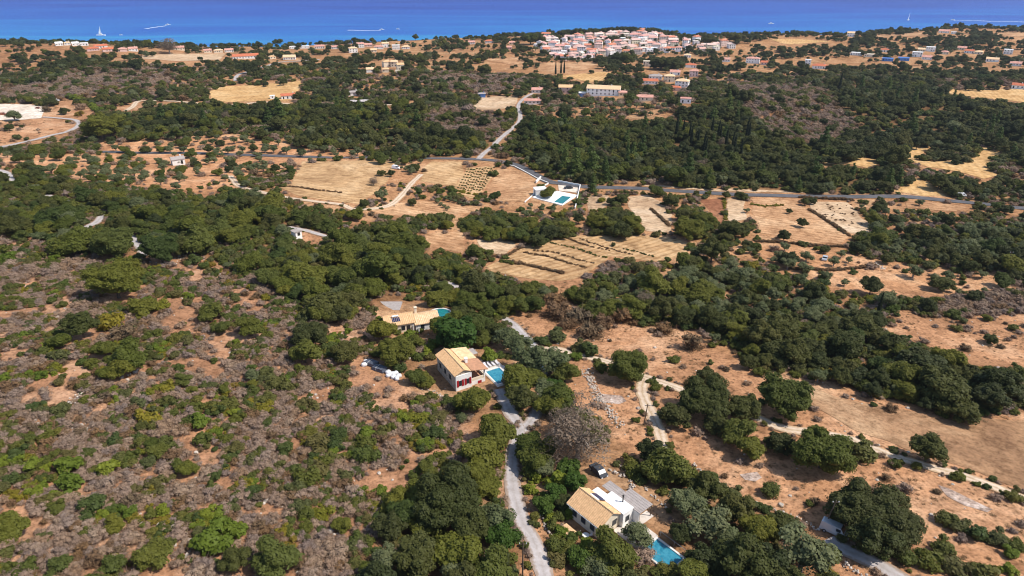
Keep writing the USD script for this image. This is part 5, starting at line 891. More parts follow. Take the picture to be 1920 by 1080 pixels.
for px_, py_ in [(350, 482), (362, 476), (500, 432), (160, 402), (140, 398), (440, 522), (300, 498), (22, 872), (34, 884), (28, 862), (332, 1012), (352, 1034), (282, 976), (890, 686), (620, 1010), (250, 700), (560, 700), (520, 940), (60, 800), (680, 880), (1410, 520), (1650, 500)]:
    x_, y_ = hit1(px_, py_)
    for k in range(14): put('loose_stone', x_ + _rng.normal() * 1.6, y_ + _rng.normal() * 1.8, float(np.clip(_rng.lognormal(-0.55, 0.45), .2, 1.0)), -3)
for k in range(42):      # dark tufts of uncut growth on the hay field
    u_, v_ = _rng.uniform(size=2); x_, y_ = hit1(1530 + 75 * u_ - 8 * v_ + 22 * u_ * v_, 383 + 50 * v_ * (0.35 + .65 * u_)); put('brown_bush', x_, y_, float(_rng.uniform(.22, .42)), -3)
x, y, zn, px, py, dep, rng = scatter(2.3, 62, 230, 7100)
ok = (np.isin(zn, (SCRUB, OPEN, GARDEN))) & (rng.uniform(size=len(x)) < np.where(zn == SCRUB, 0.22, 0.10)) & free(x, y, 0.6)
for i in np.nonzero(ok)[0]: put('loose_stone', x[i], y[i], float(np.clip(rng.lognormal(-0.85, 0.45), .15, .95)), int(zn[i]))
# ---------------------------------------------------------------- buildings
def roof_gable(L_, W, h, rise, over=0.35, th=0.16, ridge_y=0.0):
    """Two roof plates over a body L_ x W (ridge along x at y = ridge_y), eaves at height h."""
    a, yl, yr = L_ / 2 + over, -W / 2 - over, W / 2 + over
    sl, sr = rise / (W / 2 + ridge_y), rise / (W / 2 - ridge_y)
    zl, zr, zt = h - sl * over + th, h - sr * over + th, h + rise + th
    A = quadsheet([(-a, yl, zl), (a, yl, zl), (a, ridge_y, zt), (-a, ridge_y, zt)], th)
    B = quadsheet([(-a, ridge_y, zt), (a, ridge_y, zt), (a, yr, zr), (-a, yr, zr)], th)
    return A, B
def tile_rows(L_, W, h, rise, over=0.35, th=0.16, ridge_y=0.0, gap=0.36):
    a, out = L_ / 2 + over, []
    for s, yo in ((-1, -W / 2 - over), (1, W / 2 + over)):
        sl = rise / (W / 2 + (ridge_y if s < 0 else -ridge_y))
        z0, z1 = h - sl * over + th, h + rise + th
        for x in np.arange(-a + 0.12, a - 0.05, gap):
            out.append(tube([(x, ridge_y, z1 + 0.01), (x, yo, z0 + 0.01)], 0.085, 5))
    out.append(tube([(-a, ridge_y, h + rise + th + 0.03), (a, ridge_y, h + rise + th + 0.03)], 0.14, 6))
    return join(*out)
def body_gable(L_, W, h, rise, ridge_y=0.0, foot=1.6):
    m = box(-L_ / 2, L_ / 2, -W / 2, W / 2, -foot, h)
    g = []
    for x0, x1 in ((-L_ / 2, -L_ / 2 + 0.3), (L_ / 2 - 0.3, L_ / 2)):
        v = np.array([[x, y, z] for x in (x0, x1) for y, z in ((-W / 2, h), (W / 2, h), (ridge_y, h + rise))])
        g.append((v, np.array([[0, 2, 1], [3, 4, 5], [0, 1, 4], [0, 4, 3], [1, 2, 5], [1, 5, 4], [2, 0, 3], [2, 3, 5]])))
    return join(m, *g)
def roof_hip(L_, W, h, rise, over=0.4, th=0.16):
    a, b, r = L_ / 2 + over, W / 2 + over, max(0.1, (L_ - W) / 2)
    v = np.array([(-a, -b, h), (a, -b, h), (a, b, h), (-a, b, h), (-r, 0, h + rise), (r, 0, h + rise), (-a, -b, h + th), (a, -b, h + th), (a, b, h + th), (-a, b, h + th)])
    f = [[6, 7, 5], [6, 5, 4], [8, 9, 4], [8, 4, 5], [7, 8, 5], [9, 6, 4], [0, 2, 1], [0, 3, 2]] + [t for i in range(4) for t in ([i, (i + 1) % 4, 6 + (i + 1) % 4], [i, 6 + (i + 1) % 4, 6 + i])]
    return v, np.array(f)
def rect_on(side, L_, W, pos, z0, w, hh, proud=0.03, deep=0.06):
    """A plate on a wall: side n/s (along x) or e/w (along y), centre pos."""
    if side in 'ns':
        y = (W / 2) * (1 if side == 'n' else -1); s = 1 if side == 'n' else -1
        return box(pos - w / 2, pos + w / 2, min(y - s * deep, y + s * proud), max(y - s * deep, y + s * proud), z0, z0 + hh)
    x = (L_ / 2) * (1 if side == 'e' else -1); s = 1 if side == 'e' else -1
    return box(min(x - s * deep, x + s * proud), max(x - s * deep, x + s * proud), pos - w / 2, pos + w / 2, z0, z0 + hh)
def openings(L_, W, storeys, seed, sides='nsew', gap=2.8):
    rng = np.random.default_rng(seed); out = []
    for s in sides:
        ln = L_ if s in 'ns' else W
        n = max(1, int(ln / gap))
        for k in range(storeys):
            for i in range(n):
                if rng.uniform() < 0.88:
                    tall = rng.uniform() < 0.3
                    out.append((s, -ln / 2 + ln * (i + 0.5) / n, k * 3.0 + (0.15 if tall else 1.0), 1.05, 2.1 if tall else 1.25))
    return out
def build_house(t, L_, W, h, rise, roof, wm, rm, storeys, seed, fine=True, ridge_y=0.0, gap=2.8, sides='nsew', shutters=None):
    P_ = (lambda n, m, mat, **k: part(t, n, m, mat, **k)) if not isinstance(t, str) else (lambda n, m, mat, **k: tag(usdkit.mesh(stage, f'{t}/{n}', m, mat), kind=k.get('kind')))
    if roof == 'gable':
        P_('wall', body_gable(L_, W, h, rise, ridge_y), wm)
        P_('roof', join(*roof_gable(L_, W, h, rise, ridge_y=ridge_y)), rm)
    elif roof == 'hip':
        P_('wall', box(-L_ / 2, L_ / 2, -W / 2, W / 2, -1.6, h), wm); P_('roof', roof_hip(L_, W, h, rise), rm)
    else:
        P_('wall', join(box(-L_ / 2, L_ / 2, -W / 2, W / 2, -1.6, h)), wm)
        P_('roof', join(box(-L_ / 2 - .12, L_ / 2 + .12, -W / 2 - .12, W / 2 + .12, h + .003, h + .15), box(-L_ / 2 - .12, L_ / 2 + .12, W / 2 - .1, W / 2 + .1, h + .153, h + .5), box(-L_ / 2 - .12, L_ / 2 + .12, -W / 2 - .1, -W / 2 + .1, h + .153, h + .5)), rm)
    op = openings(L_, W, storeys, seed, sides, gap)
    if fine:
        for i, (s, p, z0, w, hh) in enumerate(op):
            if hh > 2:
                P_('door', rect_on(s, L_, W, p, z0, w, hh), shutters or M['dark'])
            else:
                P_('window', rect_on(s, L_, W, p, z0, w, hh), M['glass'])
    else:
        P_('windows', join(*[rect_on(s, L_, W, p, z0, w, hh) for s, p, z0, w, hh in op]), M['dark'], kind='stuff')
    if roof != 'flat':
        P_('chimney', join(box(L_ * .22, L_ * .22 + .6, -.35, .25, h + rise * .4, h + rise + .9), box(L_ * .22 - .06, L_ * .22 + .66, -.41, .31, h + rise + .903, h + rise + 1.0)), wm)

def at_ground(px, py):
    x, y = hit1(px, py); return x, y, float(H(x, y))

# --- the lower villa
def solar(t, c, ax, ay, L_, W, mat_tank=True):
    """A solar collector lying on the slope given by the unit vectors ax (along) and ay (up the slope), its tank above."""
    c, ax, ay = map(np.array, (c, ax, ay)); n = np.cross(ax, ay)
    p = [c + ax * a * L_ / 2 + ay * b * W / 2 + n * 0.10 for a, b in ((-1, -1), (1, -1), (1, 1), (-1, 1))]
    pn = part(t, 'solar_panel', quadsheet(p, 0.08), M['panel'])
    part(t, 'water_tank', tube([c - ax * L_ * 0.42 + ay * (W / 2 + 0.35) + n * 0.35, c + ax * L_ * 0.42 + ay * (W / 2 + 0.35) + n * 0.35], 0.27, 10), M['whitepaint'])

A0 = np.array([11.9, 91.48]); gz = float(H(19.0, 86.5)) + 0.08
Aang = -50.0
vA = thing('villa', 'lower villa with ribbed tan tile roof, white block and grey shade roof, nearest the camera', 'villa', (A0[0], A0[1], gz), Aang, 'villas with pools on the hillside')
def shift(m, d): return np.asarray(m[0]) + np.array(d), m[1]
LA, WA, ry = 7.8, 5.4, 0.0
off = (LA / 2, -0.3, 0)
part(vA, 'wall', shift(body_gable(LA - .5, WA - .5, 2.9, 1.45, ry + .3), off), M['cream'])
ra, rb = roof_gable(LA - .5, WA - .5, 2.9, 1.45, ridge_y=.3)
part(vA, 'roof', join(shift(ra, off), shift(rb, off)), M['tan_tile'])
part(vA, 'tile_rows', shift(tile_rows(LA - .5, WA - .5, 2.9, 1.45, ridge_y=.3), off), M['tan_tile'], kind='stuff')
part(vA, 'wall', join(box(3.4, 8.3, 2.25, 4.7, -1.8, 3.05), box(3.3, 8.4, 2.15, 4.8, 3.053, 3.2)), M['white'], label='flat white block beside the tiled roof')
part(vA, 'wall', box(0.3, 3.395, 2.25, 4.4, -1.8, 2.3), M['white'])
s_ = 1.45 / (2.45 - .3)
solar(vA, (3.1, 1.6, 3.85), (1, 0, 0), (0, -math.cos(math.atan(s_)), math.sin(math.atan(s_))), 2.2, 1.5)
part(vA, 'stove_pipe', join(tube([(6.3, 4.3, 3.1), (6.3, 4.3, 4.5)], 0.11, 8), tube([(6.3, 4.3, 4.5), (6.3, 4.3, 4.7)], 0.18, 8)), M['dark'])
for x0, x1, y0, y1 in ((4.65, 9.75, 4.85, 8.3), (0.9, 4.645, 4.85, 6.9)):
    sh = part(vA, 'shade_roof', box(x0, x1, y0, y1, 2.62, 2.72), M['grey_roof'])
    for k, yy in enumerate(np.arange(y0 + .3, y1 - .1, 0.55)):
        part(sh, 'slat', box(x0 + .02, x1 - .02, yy, yy + .12, 2.723, 2.76), M['grey_roof'])
    for px_, py_ in ((x0 + .15, y1 - .2), (x1 - .25, y1 - .2), (x1 - .25, y0 + .1)):
        part(vA, 'post', box(px_, px_ + .12, py_, py_ + .12, -1.2, 2.617), M['wood'])
part(vA, 'door', rect_on('e', LA - .5, WA - .5, 1.2, 0.1, 1.0, 2.1)[0:1][0] if False else box(7.52, 7.6, -1.6, -0.6, 0.1, 2.2), M['dark'])
part(vA, 'window', box(7.52, 7.58, 0.4, 1.5, 1.0, 2.2), M['glass'])
part(vA, 'window', box(8.28, 8.34, 2.9, 3.9, 0.9, 2.1), M['glass'])
for k in range(3): part(vA, 'window', box(1.2 + k * 2.1, 2.2 + k * 2.1, -2.82, -2.72, 0.9, 2.1), M['glass'])
part(vA, 'gutter', tube([(0.1, -3.15, 2.75), (7.9, -3.15, 2.75)], 0.07, 6), M['white'])
part(vA, 'wall', box(4.6, 9.6, 4.85, 5.0, -1.6, 2.55), M['white'])
part(vA, 'terrace', box(7.65, 13.4, 0.6, 5.6, -2.2, 0.04), M['paving'])
part(vA, 'terrace', box(8.35, 10.0, 5.605, 8.6, -2.2, 0.02), M['paving'])
part(vA, 'terrace', box(4.0, 7.6, -5.0, -3.0, -2.0, -0.15), M['paving'])
def pool_box(t, x0, x1, y0, y1, z, water, cop=0.35, deep=1.6):
    part(t, 'basin', join(box(x0 - cop, x1 + cop, y0 - cop, y0, -deep, z), box(x0 - cop, x1 + cop, y1, y1 + cop, -deep, z), box(x0 - cop, x0, y0 + .001, y1 - .001, -deep, z), box(x1, x1 + cop, y0 + .001, y1 - .001, -deep, z)), M['tile_cop'])
    part(t, 'water', box(x0, x1, y0, y1, -deep, z - 0.14), water)
pA = thing('swimming_pool', 'blue rectangular pool at the bottom, below the lower villa terrace', 'swimming pool', (A0[0], A0[1], gz + 0.05), Aang, 'swimming pools')
pool_box(pA, 13.8, 19.2, 1.0, 4.9, 0.1, M['pool_blue'])
part(pA, 'rail', join(tube([(13.6, 5.9, .9), (19.5, 5.9, .9)], .03, 5), *[tube([(x, 5.9, -.6), (x, 5.9, .9)], .03, 5) for x in (13.6, 16.5, 19.5)]), M['steel'])

# --- the middle villa
B0 = np.array([-18.6, 143.6]); gB = float(H(-9.5, 139.5)) + 0.05; Bang = -60.0
vB = thing('villa', 'middle villa with pale tan roof, orange porch roof and red shutters', 'villa', (B0[0], B0[1], gB), Bang, 'villas with pools on the hillside')
LB = 10.4
o = (LB / 2, 2.1, 0)
part(vB, 'wall', shift(body_gable(LB, 4.2, 4.3, 0.95, 0.1, 2.2), o), M['stonewall'])  # darker stone colour stands in for shade on the left side
part(vB, 'roof', join(*[shift(q_, o) for q_ in roof_gable(LB, 4.2, 4.3, 0.95, ridge_y=.1)]), M['tan_tile'])
part(vB, 'tile_rows', shift(tile_rows(LB, 4.2, 4.3, 0.95, ridge_y=.1, gap=.42), o), M['tan_tile'], kind='stuff')
part(vB, 'wall', box(0.0, 5.4, 4.205, 7.8, -2.2, 3.9), M['cream'])
part(vB, 'roof', quadsheet([(-.35, 3.9, 4.78), (5.5, 3.9, 4.78), (5.5, 8.15, 3.98), (-.35, 8.15, 3.98)], 0.16), M['pale_tile'], label='broad pale roof with the solar panel')
part(vB, 'tile_rows', join(*[tube([(x_, 3.9, 4.79), (x_, 8.15, 3.99)], .085, 5) for x_ in np.arange(-.2, 5.45, .42)]), M['pale_tile'], kind='stuff')
sB = 0.8 / 4.25
solar(vB, (2.7, 5.7, 4.44), (1, 0, 0), (0, -math.cos(math.atan(sB)), math.sin(math.atan(sB))), 2.3, 1.7)
part(vB, 'porch_roof', quadsheet([(5.55, 4.15, 4.66), (10.9, 4.15, 4.66), (10.9, 8.5, 3.72), (5.55, 8.5, 3.72)], 0.16), M['terracotta'], label='orange tiled roof over the porch')
part(vB, 'tile_rows', join(*[tube([(x_, 4.15, 4.67), (x_, 8.5, 3.73)], .085, 5) for x_ in np.arange(5.7, 10.9, .42)]), M['terracotta'], kind='stuff')
part(vB, 'porch_floor', box(5.405, 10.3, 4.205, 8.0, -2.4, 1.1), M['white'])
part(vB, 'porch_floor', box(5.6, 10.05, 4.3, 7.8, 1.103, 1.13), M['terracotta'])
part(vB, 'parapet', join(box(10.1, 10.3, 4.3, 7.6, 1.103, 1.85), box(5.6, 10.0, 7.8, 8.0, 1.103, 1.85)), M['cream'])
for px_, py_ in ((10.0, 7.7), (7.8, 7.7), (5.6, 7.7)): part(vB, 'pillar', box(px_, px_ + .3, py_, py_ + .3, 1.135, 3.74), M['white'])
part(vB, 'door', box(10.303, 10.37, 6.0, 7.0, -1.5, 0.7), M['red_paint'])
part(vB, 'wall', box(10.41, 10.7, 0.0, 4.2, -2.2, 4.05), M['white'], label='white front wall with red shutters')
for y0 in (0.75, 2.75):
    part(vB, 'window', box(10.7, 10.75, y0 + .05, y0 + .75, 1.2, 2.6), M['glass'])
    part(vB, 'shutter', box(10.703, 10.78, y0 - .5, y0 + .0, 1.0, 2.8), M['red_paint']); part(vB, 'shutter', box(10.703, 10.78, y0 + .8, y0 + 1.3, 1.0, 2.8), M['red_paint'])
for k in range(3): part(vB, 'window', box(1.4 + k * 2.8, 2.4 + k * 2.8, -0.05, 0.02, 1.6, 2.9), M['dark'])
part(vB, 'chimney', join(box(6.6, 7.2, 4.3, 4.9, 4.2, 5.7), box(6.5, 7.3, 4.2, 5.0, 5.703, 5.82)), M['white'])
part(vB, 'shed_roof', box(-0.9, 1.9, 8.3, 10.4, 2.6, 2.72), M['grey_roof'])
for px_, py_ in ((-.8, 10.2), (1.7, 10.2)): part(vB, 'post', box(px_, px_ + .12, py_, py_ + .12, -1.2, 2.597), M['wood'])
for tb in ((2.6, 6.55, 9.31, 14.9), (6.555, 14.2, 14.11, 15.2), (13.61, 14.2, 9.31, 14.105), (6.555, 13.605, 9.31, 9.49)): part(vB, 'terrace', box(*tb, -2.6, 0.12), M['paving'])
pB = thing('swimming_pool', 'turquoise pool with pale deck beside the middle villa', 'swimming pool', (B0[0], B0[1], gB), Bang, 'swimming pools')
pool_box(pB, 7.0, 13.2, 9.9, 13.7, 0.22, M['pool_blue'], 0.4, 2.4)
for k in range(5):
    lx, ly = 5.0, 9.9 + k * 1.05
    t = thing('sun_lounger', f'pale sun lounger on the deck of the middle villa pool, {["nearest the house", "second from the house", "middle one of five", "second from the far end", "farthest from the house"][k]}', 'sun lounger', (0, 0, 0), 0, 'sun loungers by the middle villa pool')
    a = math.radians(Bang); wx, wy = B0[0] + lx * math.cos(a) - ly * math.sin(a), B0[1] + lx * math.sin(a) + ly * math.cos(a)
    t.GetPrim().GetAttribute('xformOp:translate').Set(Gf.Vec3d(wx, wy, gB + 0.12)); UsdGeom.Xformable(t.GetPrim()).AddRotateZOp().Set(Bang)
    part(t, 'frame', join(box(-.95, .95, -.33, .33, .25, .30), *[box(x, x + .06, y, y + .06, 0, .249) for x in (-.9, .84) for y in (-.32, .26)]), M['white'])
    part(t, 'mattress', join(box(-.3, .95, -.3, .3, .303, .38), quadsheet([(-.95, -.3, .8), (-.3, -.3, .38), (-.3, .3, .38), (-.95, .3, .8)], .07)), M['canvas'])

# --- the upper villa: two wings, a round pool and a grey parking terrace
gC = float(H(-28.5, 170.5)) - 0.2
vC = thing('villa', 'upper villa with two joined pale tan roofs among the trees', 'villa', (-32.3, 169.4, gC), 20.0, 'villas with pools on the hillside')
part(vC, 'wall', body_gable(8.0, 6.0, 2.9, 1.2, 0.6, 2.0), M['cream']); part(vC, 'roof', join(*roof_gable(8.0, 6.0, 2.9, 1.2, ridge_y=.6)), M['tan_tile'])
part(vC, 'tile_rows', tile_rows(8.0, 6.0, 2.9, 1.2, ridge_y=.6, gap=.5), M['tan_tile'], kind='stuff')
o = (7.6, -0.6, -.25)
part(vC, 'wall', shift(body_gable(6.8, 6.4, 2.7, 1.2, 0.4, 2.0), o), M['white']); part(vC, 'roof', join(*[shift(q_, o) for q_ in roof_gable(6.8, 6.4, 2.7, 1.2, ridge_y=.4)]), M['pale_tile'])
part(vC, 'tile_rows', shift(tile_rows(6.8, 6.4, 2.7, 1.2, ridge_y=.4, gap=.5), o), M['pale_tile'], kind='stuff')
sC = 1.2 / 3.6
solar(vC, (-0.9, -1.3, 3.6), (1, 0, 0), (0, math.cos(math.atan(sC)), math.sin(math.atan(sC))), 2.2, 1.6)
part(vC, 'chimney', join(box(5.0, 5.7, 1.2, 1.9, 2.6, 5.0), box(4.9, 5.8, 1.1, 2.0, 5.003, 5.12)), M['cream'])
for k in range(2): part(vC, 'window', box(-2.4 + k * 2.6, -1.4 + k * 2.6, -3.05, -2.98, .9, 2.2), M['glass'])
for k in range(2): part(vC, 'window', box(5.6 + k * 2.6, 6.6 + k * 2.6, -3.85, -3.78, .7, 2.0), M['glass'])
part(vC, 'door', box(1.7, 2.7, -3.05, -2.97, .05, 2.15), M['dark'])
part(vC, 'post', box(3.2, 3.45, -4.2, -3.95, -1.4, 2.6), M['white']); part(vC, 'post', box(4.6, 4.85, -5.2, -4.95, -1.4, 2.2), M['white'])
px_, py_, pz_ = at_ground(733, 572)
c = trimesh.creation.cylinder(1, 1)
solo('parking_terrace', shift(box(-3.6, 3.2, -3.6, 2.0, -1.6, 0.2), (px_, py_, pz_)), M['grey_roof'], 'grey paved terrace behind the upper villa', kind='structure')
px_, py_, pz_ = at_ground(828, 590)
pC = thing('swimming_pool', 'round blue green pool with pale rim at the end of the upper villa', 'swimming pool', (px_ - .4, py_, pz_ + 0.2), 0, 'swimming pools')
th_ = np.linspace(0, 2 * np.pi, 41)[:-1]
ring = shapely.Point(0, 0).buffer(3.6, 20).difference(shapely.Point(0, 0).buffer(3.1, 20))
rm_ = trimesh.creation.extrude_polygon(ring, 1.8, engine='earcut'); rm_.apply_translation([0, 0, -1.6])
part(pC, 'basin', tm(rm_), M['tile_cop'])
part(pC, 'water', slab(list(shapely.Point(0, 0).buffer(3.1, 20).exterior.coords), -1.6, 0.05), M['pool_green'])

# --- the white pool villa in the valley, with its yard walls
def wall_path(name, pts_px, h, th, mat, label, cat='wall', coping=True, group=None, z_off=0.0):
    x, y = hit(*np.array(pts_px, float).T); ln = densify(np.c_[x, y], 2.0); z = H(ln[:, 0], ln[:, 1]) + z_off
    t = np.gradient(ln, axis=0); t /= np.linalg.norm(t, axis=1, keepdims=True); n = np.c_[-t[:, 1], t[:, 0]] * th / 2
    def strip(w, z0, z1):
        v = np.concatenate([np.c_[ln + n * w, z + z0], np.c_[ln - n * w, z + z0], np.c_[ln + n * w, z + z1], np.c_[ln - n * w, z + z1]]); k = len(ln); f = []
        for i in range(k - 1):
            for a, b in ((0, 1), (1, 3), (3, 2), (2, 0)): f.append([a * k + i, a * k + i + 1, b * k + i + 1, b * k + i])
        f += [[0, 2 * k, 3 * k, k], [k - 1, 2 * k - 1, 4 * k - 1, 3 * k - 1]]
        return v, np.array(f)
    o = thing(name, label, cat, group=group)
    part(o, 'masonry', strip(1, -0.8, h), mat)
    if coping: part(o, 'coping', strip(1.25, h + .003, h + .09), M['white'])
    return o
dx, dy, dz = at_ground(1052, 374)
dk = [hit1(*p) for p in ((998, 371), (1054, 386), (1084, 367), (1045, 359), (1012, 362))]
dz = float(H(19.5, 317)) + 0.35
solo('pool_deck', slab([(a, b) for a, b in dk], dz - 2.0, dz), M['white'], 'white paved deck round the green pool in the valley', kind='structure')
d4 = [np.array(sea_hit(np.array(float(a)), np.array(float(b)), dz)) for a, b in ((1054, 367.5), (1071, 369.5), (1055, 382.5), (1039, 378.5))]
pD = thing('swimming_pool', 'green rectangular pool in the white walled yard by the asphalt road', 'swimming pool', (0, 0, 0), 0, 'swimming pools')
part(pD, 'water', slab([tuple(p) for p in d4][::-1], dz + 0.01, dz + 0.05), M['pool_green'])
cD = np.mean(d4, 0); out_ = [tuple(cD + (p - cD) * 1.12) for p in d4]
rg = trimesh.creation.extrude_polygon(shapely.Polygon(out_).difference(shapely.Polygon([tuple(p) for p in d4])), 0.1, engine='earcut'); rg.apply_translation([0, 0, dz + .003])
part(pD, 'coping', tm(rg), M['white'])
hx_, hy_, hz_ = at_ground(1014, 369)
vD = thing('villa', 'small flat white house beside the round tree in the valley pool yard', 'villa', (hx_, hy_ + 3, dz), 18, 'villas with pools on the hillside')
build_house(vD, 6.0, 4.5, 2.7, 0.0, 'flat', M['white'], M['white'], 1, 3, gap=3.2)
wall_path('yard_wall', [(1046, 341), (1066, 345), (1088, 349), (1083, 370), (1078, 392)], 0.9, 0.3, M['white'], 'white wall round the right side of the valley pool yard')
wall_path('yard_wall', [(1028, 345), (1005, 362), (984, 380)], 0.5, 0.35, M['white'], 'white wall on the left side of the valley pool yard')
wall_path('yard_wall', [(1005, 344), (1014, 335)], 1.4, 0.4, M['white'], 'short white gate wall above the pool yard, by the road bend')
v_, f_, _g = sheet([(1086, 360), (1093, 361), (1096, 375), (1092, 388), (1081, 392)], 1.1)
solo('lawn', (v_, f_), M['lawn'], 'narrow green lawn outside the pool yard wall', kind='structure', smooth=True)
v_, f_, _g = sheet([(1046, 345), (1086, 350), (1083, 362), (1048, 358)], 1.1)
solo('gravel_yard', (v_, f_), M['chalk'], 'pale gravel yard inside the white walls above the green pool', kind='structure', smooth=True)
wall_path('road_wall', [(936, 306), (965, 313), (990, 326), (1008, 336), (1028, 344)], 0.5, 0.4, M['stonewall'], 'low pale wall along the bend of the asphalt road')

# --- other houses one can tell apart: place, length in the photograph, kind
def hz(t): return t
for i, (hx_, hy_, lp, dpt, st, rf, wl, rl, turn, lab) in enumerate(HOUSES):
    x, y, z = at_ground(hx_, hy_); dep_ = float(proj(x, y, z)[2]); L_ = lp / F * dep_ * (0.86 if dep_ > 700 else 1.0)
    L_ = min(L_, 15.0 + (i * 7) % 5) if dep_ > 600 and lp < 50 else L_
    rf = 'hip' if rf == 'gable' and i % 3 == 1 and dep_ > 600 and lp < 40 else rf
    view = -math.degrees(math.atan2(x, y))
    dpt = min(dpt, max(3.0, L_ * 0.95)) if L_ < 9 else dpt
    t = thing('house' if L_ > 5.5 else 'hut', lab, 'house' if L_ > 5.5 else 'hut', (x, y + dpt / 2, z + .3), view + turn)
    h = (3.0 if st == 1 else 5.8) if dpt > 4 else 2.3
    build_house(t, L_, dpt, h, dpt * 0.21, rf, M[wl], M[rl], st, i, fine=(lp > 24), gap=3.0 if L_ < 20 else 3.6, sides='sew' if lp > 24 else 'nsew')

# --- the seaside village: models of houses, each placed many times
def tones(name, cols):
    n = len(cols)
    return usdkit.material(stage, L + name, {'o': ('object_info', {}), 'r': ('rgb_ramp', {'interpolate': False, 'ramp': [((i + 0.0) / n, c) for i, c in enumerate(cols)]}), 'p': ('principled_bsdf', {'roughness': 0.85, 'specular_ior_level': 0.2})}, [('o.random', 'r.fac'), ('r.color', 'p.base_color')], surface='p.BSDF')
VW = tones('village_plaster_look', [(0.80, 0.77, 0.72), (0.76, 0.68, 0.58), (0.78, 0.75, 0.74), (0.70, 0.54, 0.48), (0.80, 0.78, 0.76), (0.72, 0.66, 0.50)])
VR = tones('village_roof_look', [(0.58, 0.34, 0.28), (0.52, 0.26, 0.20), (0.64, 0.45, 0.39), (0.50, 0.31, 0.26), (0.66, 0.50, 0.43), (0.54, 0.20, 0.12), (0.62, 0.40, 0.35), (0.56, 0.28, 0.24)])  # roof tones turned pinkish, distance haze held in the colour
VM = []
for i, (L_, W, h, st, rf) in enumerate([(11, 8, 5.6, 2, 'gable'), (13, 9, 5.8, 2, 'hip'), (10, 7.5, 3.2, 1, 'gable'), (15, 9, 5.8, 2, 'gable'), (9, 8, 6.0, 2, 'flat'), (12, 9, 8.4, 3, 'hip')]):
    path = f'/World/village_house_model_{i:03d}'; stage.CreateClassPrim(path)
    build_house(path, L_, W, h, W * 0.22, rf, VW, VR if rf != 'flat' else VW, st, 90 + i, fine=False)
    VM.append((path, max(L_, W)))
rng = np.random.default_rng(77)
vp = np.array(ZONES[[z for z, _ in ZONES].index(VILLAGE)][1], float); vx, vy = hit(vp[:, 0], np.maximum(vp[:, 1], 64)); vg = shapely.Polygon(np.c_[vx, vy]).buffer(0).buffer(-3)
vg = vg if vg.geom_type == 'Polygon' else max(vg.geoms, key=lambda a: a.area)
pts = []
cand = np.c_[rng.uniform(vx.min(), vx.max(), 9000), rng.uniform(vy.min(), vy.max(), 9000)]
cand = cand[shapely.contains_xy(vg, cand[:, 0], cand[:, 1]) & (cand[:, 1] < coast(cand[:, 0]) - 45)]
for c_ in cand:
    if all((c_[0] - q_[0]) ** 2 + ((c_[1] - q_[1]) * 0.8) ** 2 > 13 ** 2 for q_ in pts): pts.append(c_)
    if len(pts) >= 160: break
pts = np.array(pts); vpx, vpy, _ = proj(pts[:, 0], pts[:, 1], H(pts[:, 0], pts[:, 1]))
rows = np.digitize(vpy, np.quantile(vpy, [1 / 6, 2 / 6, 3 / 6, 4 / 6, 5 / 6]))
rowname = ['back row by the sea', 'second row from the sea', 'third row from the sea', 'fourth row from the sea', 'second row from the front', 'front row above the fields']
ordn = lambda k: f'{k}{"th" if 10 <= k % 100 <= 20 else {1: "st", 2: "nd", 3: "rd"}.get(k % 10, "th")}'
for r in range(6):
    ids = np.nonzero(rows == r)[0]; ids = ids[np.argsort(vpx[ids])]
    for k, i in enumerate(ids):
        m = int(rng.integers(len(VM)))
        pr = stage.DefinePrim('/World/' + fresh('village_house'), 'Xform'); x_ = UsdGeom.Xform(pr)
        x_.AddTranslateOp().Set(Gf.Vec3d(float(pts[i, 0]), float(pts[i, 1]), float(H(*pts[i])) + 0.2 + 2.6 * (r == 0) * 0)); x_.AddRotateZOp().Set(float(rng.choice([0, 90, 12, -15, 70, 35]) + rng.normal() * 6))
        x_.AddScaleOp().Set(Gf.Vec3f(*map(float, rng.uniform(0.85, 1.1, 3))))
        pr.GetReferences().AddInternalReference(VM[m][0]); pr.SetInstanceable(True)
        what = ['gabled two-storey', 'hip-roofed', 'low gabled', 'long gabled', 'flat-roofed', 'tall hip-roofed'][m]
        tag(pr, f'{what} village house, {ordn(k + 1)} from the left in the {rowname[r]}', 'house', 'houses of the seaside village')

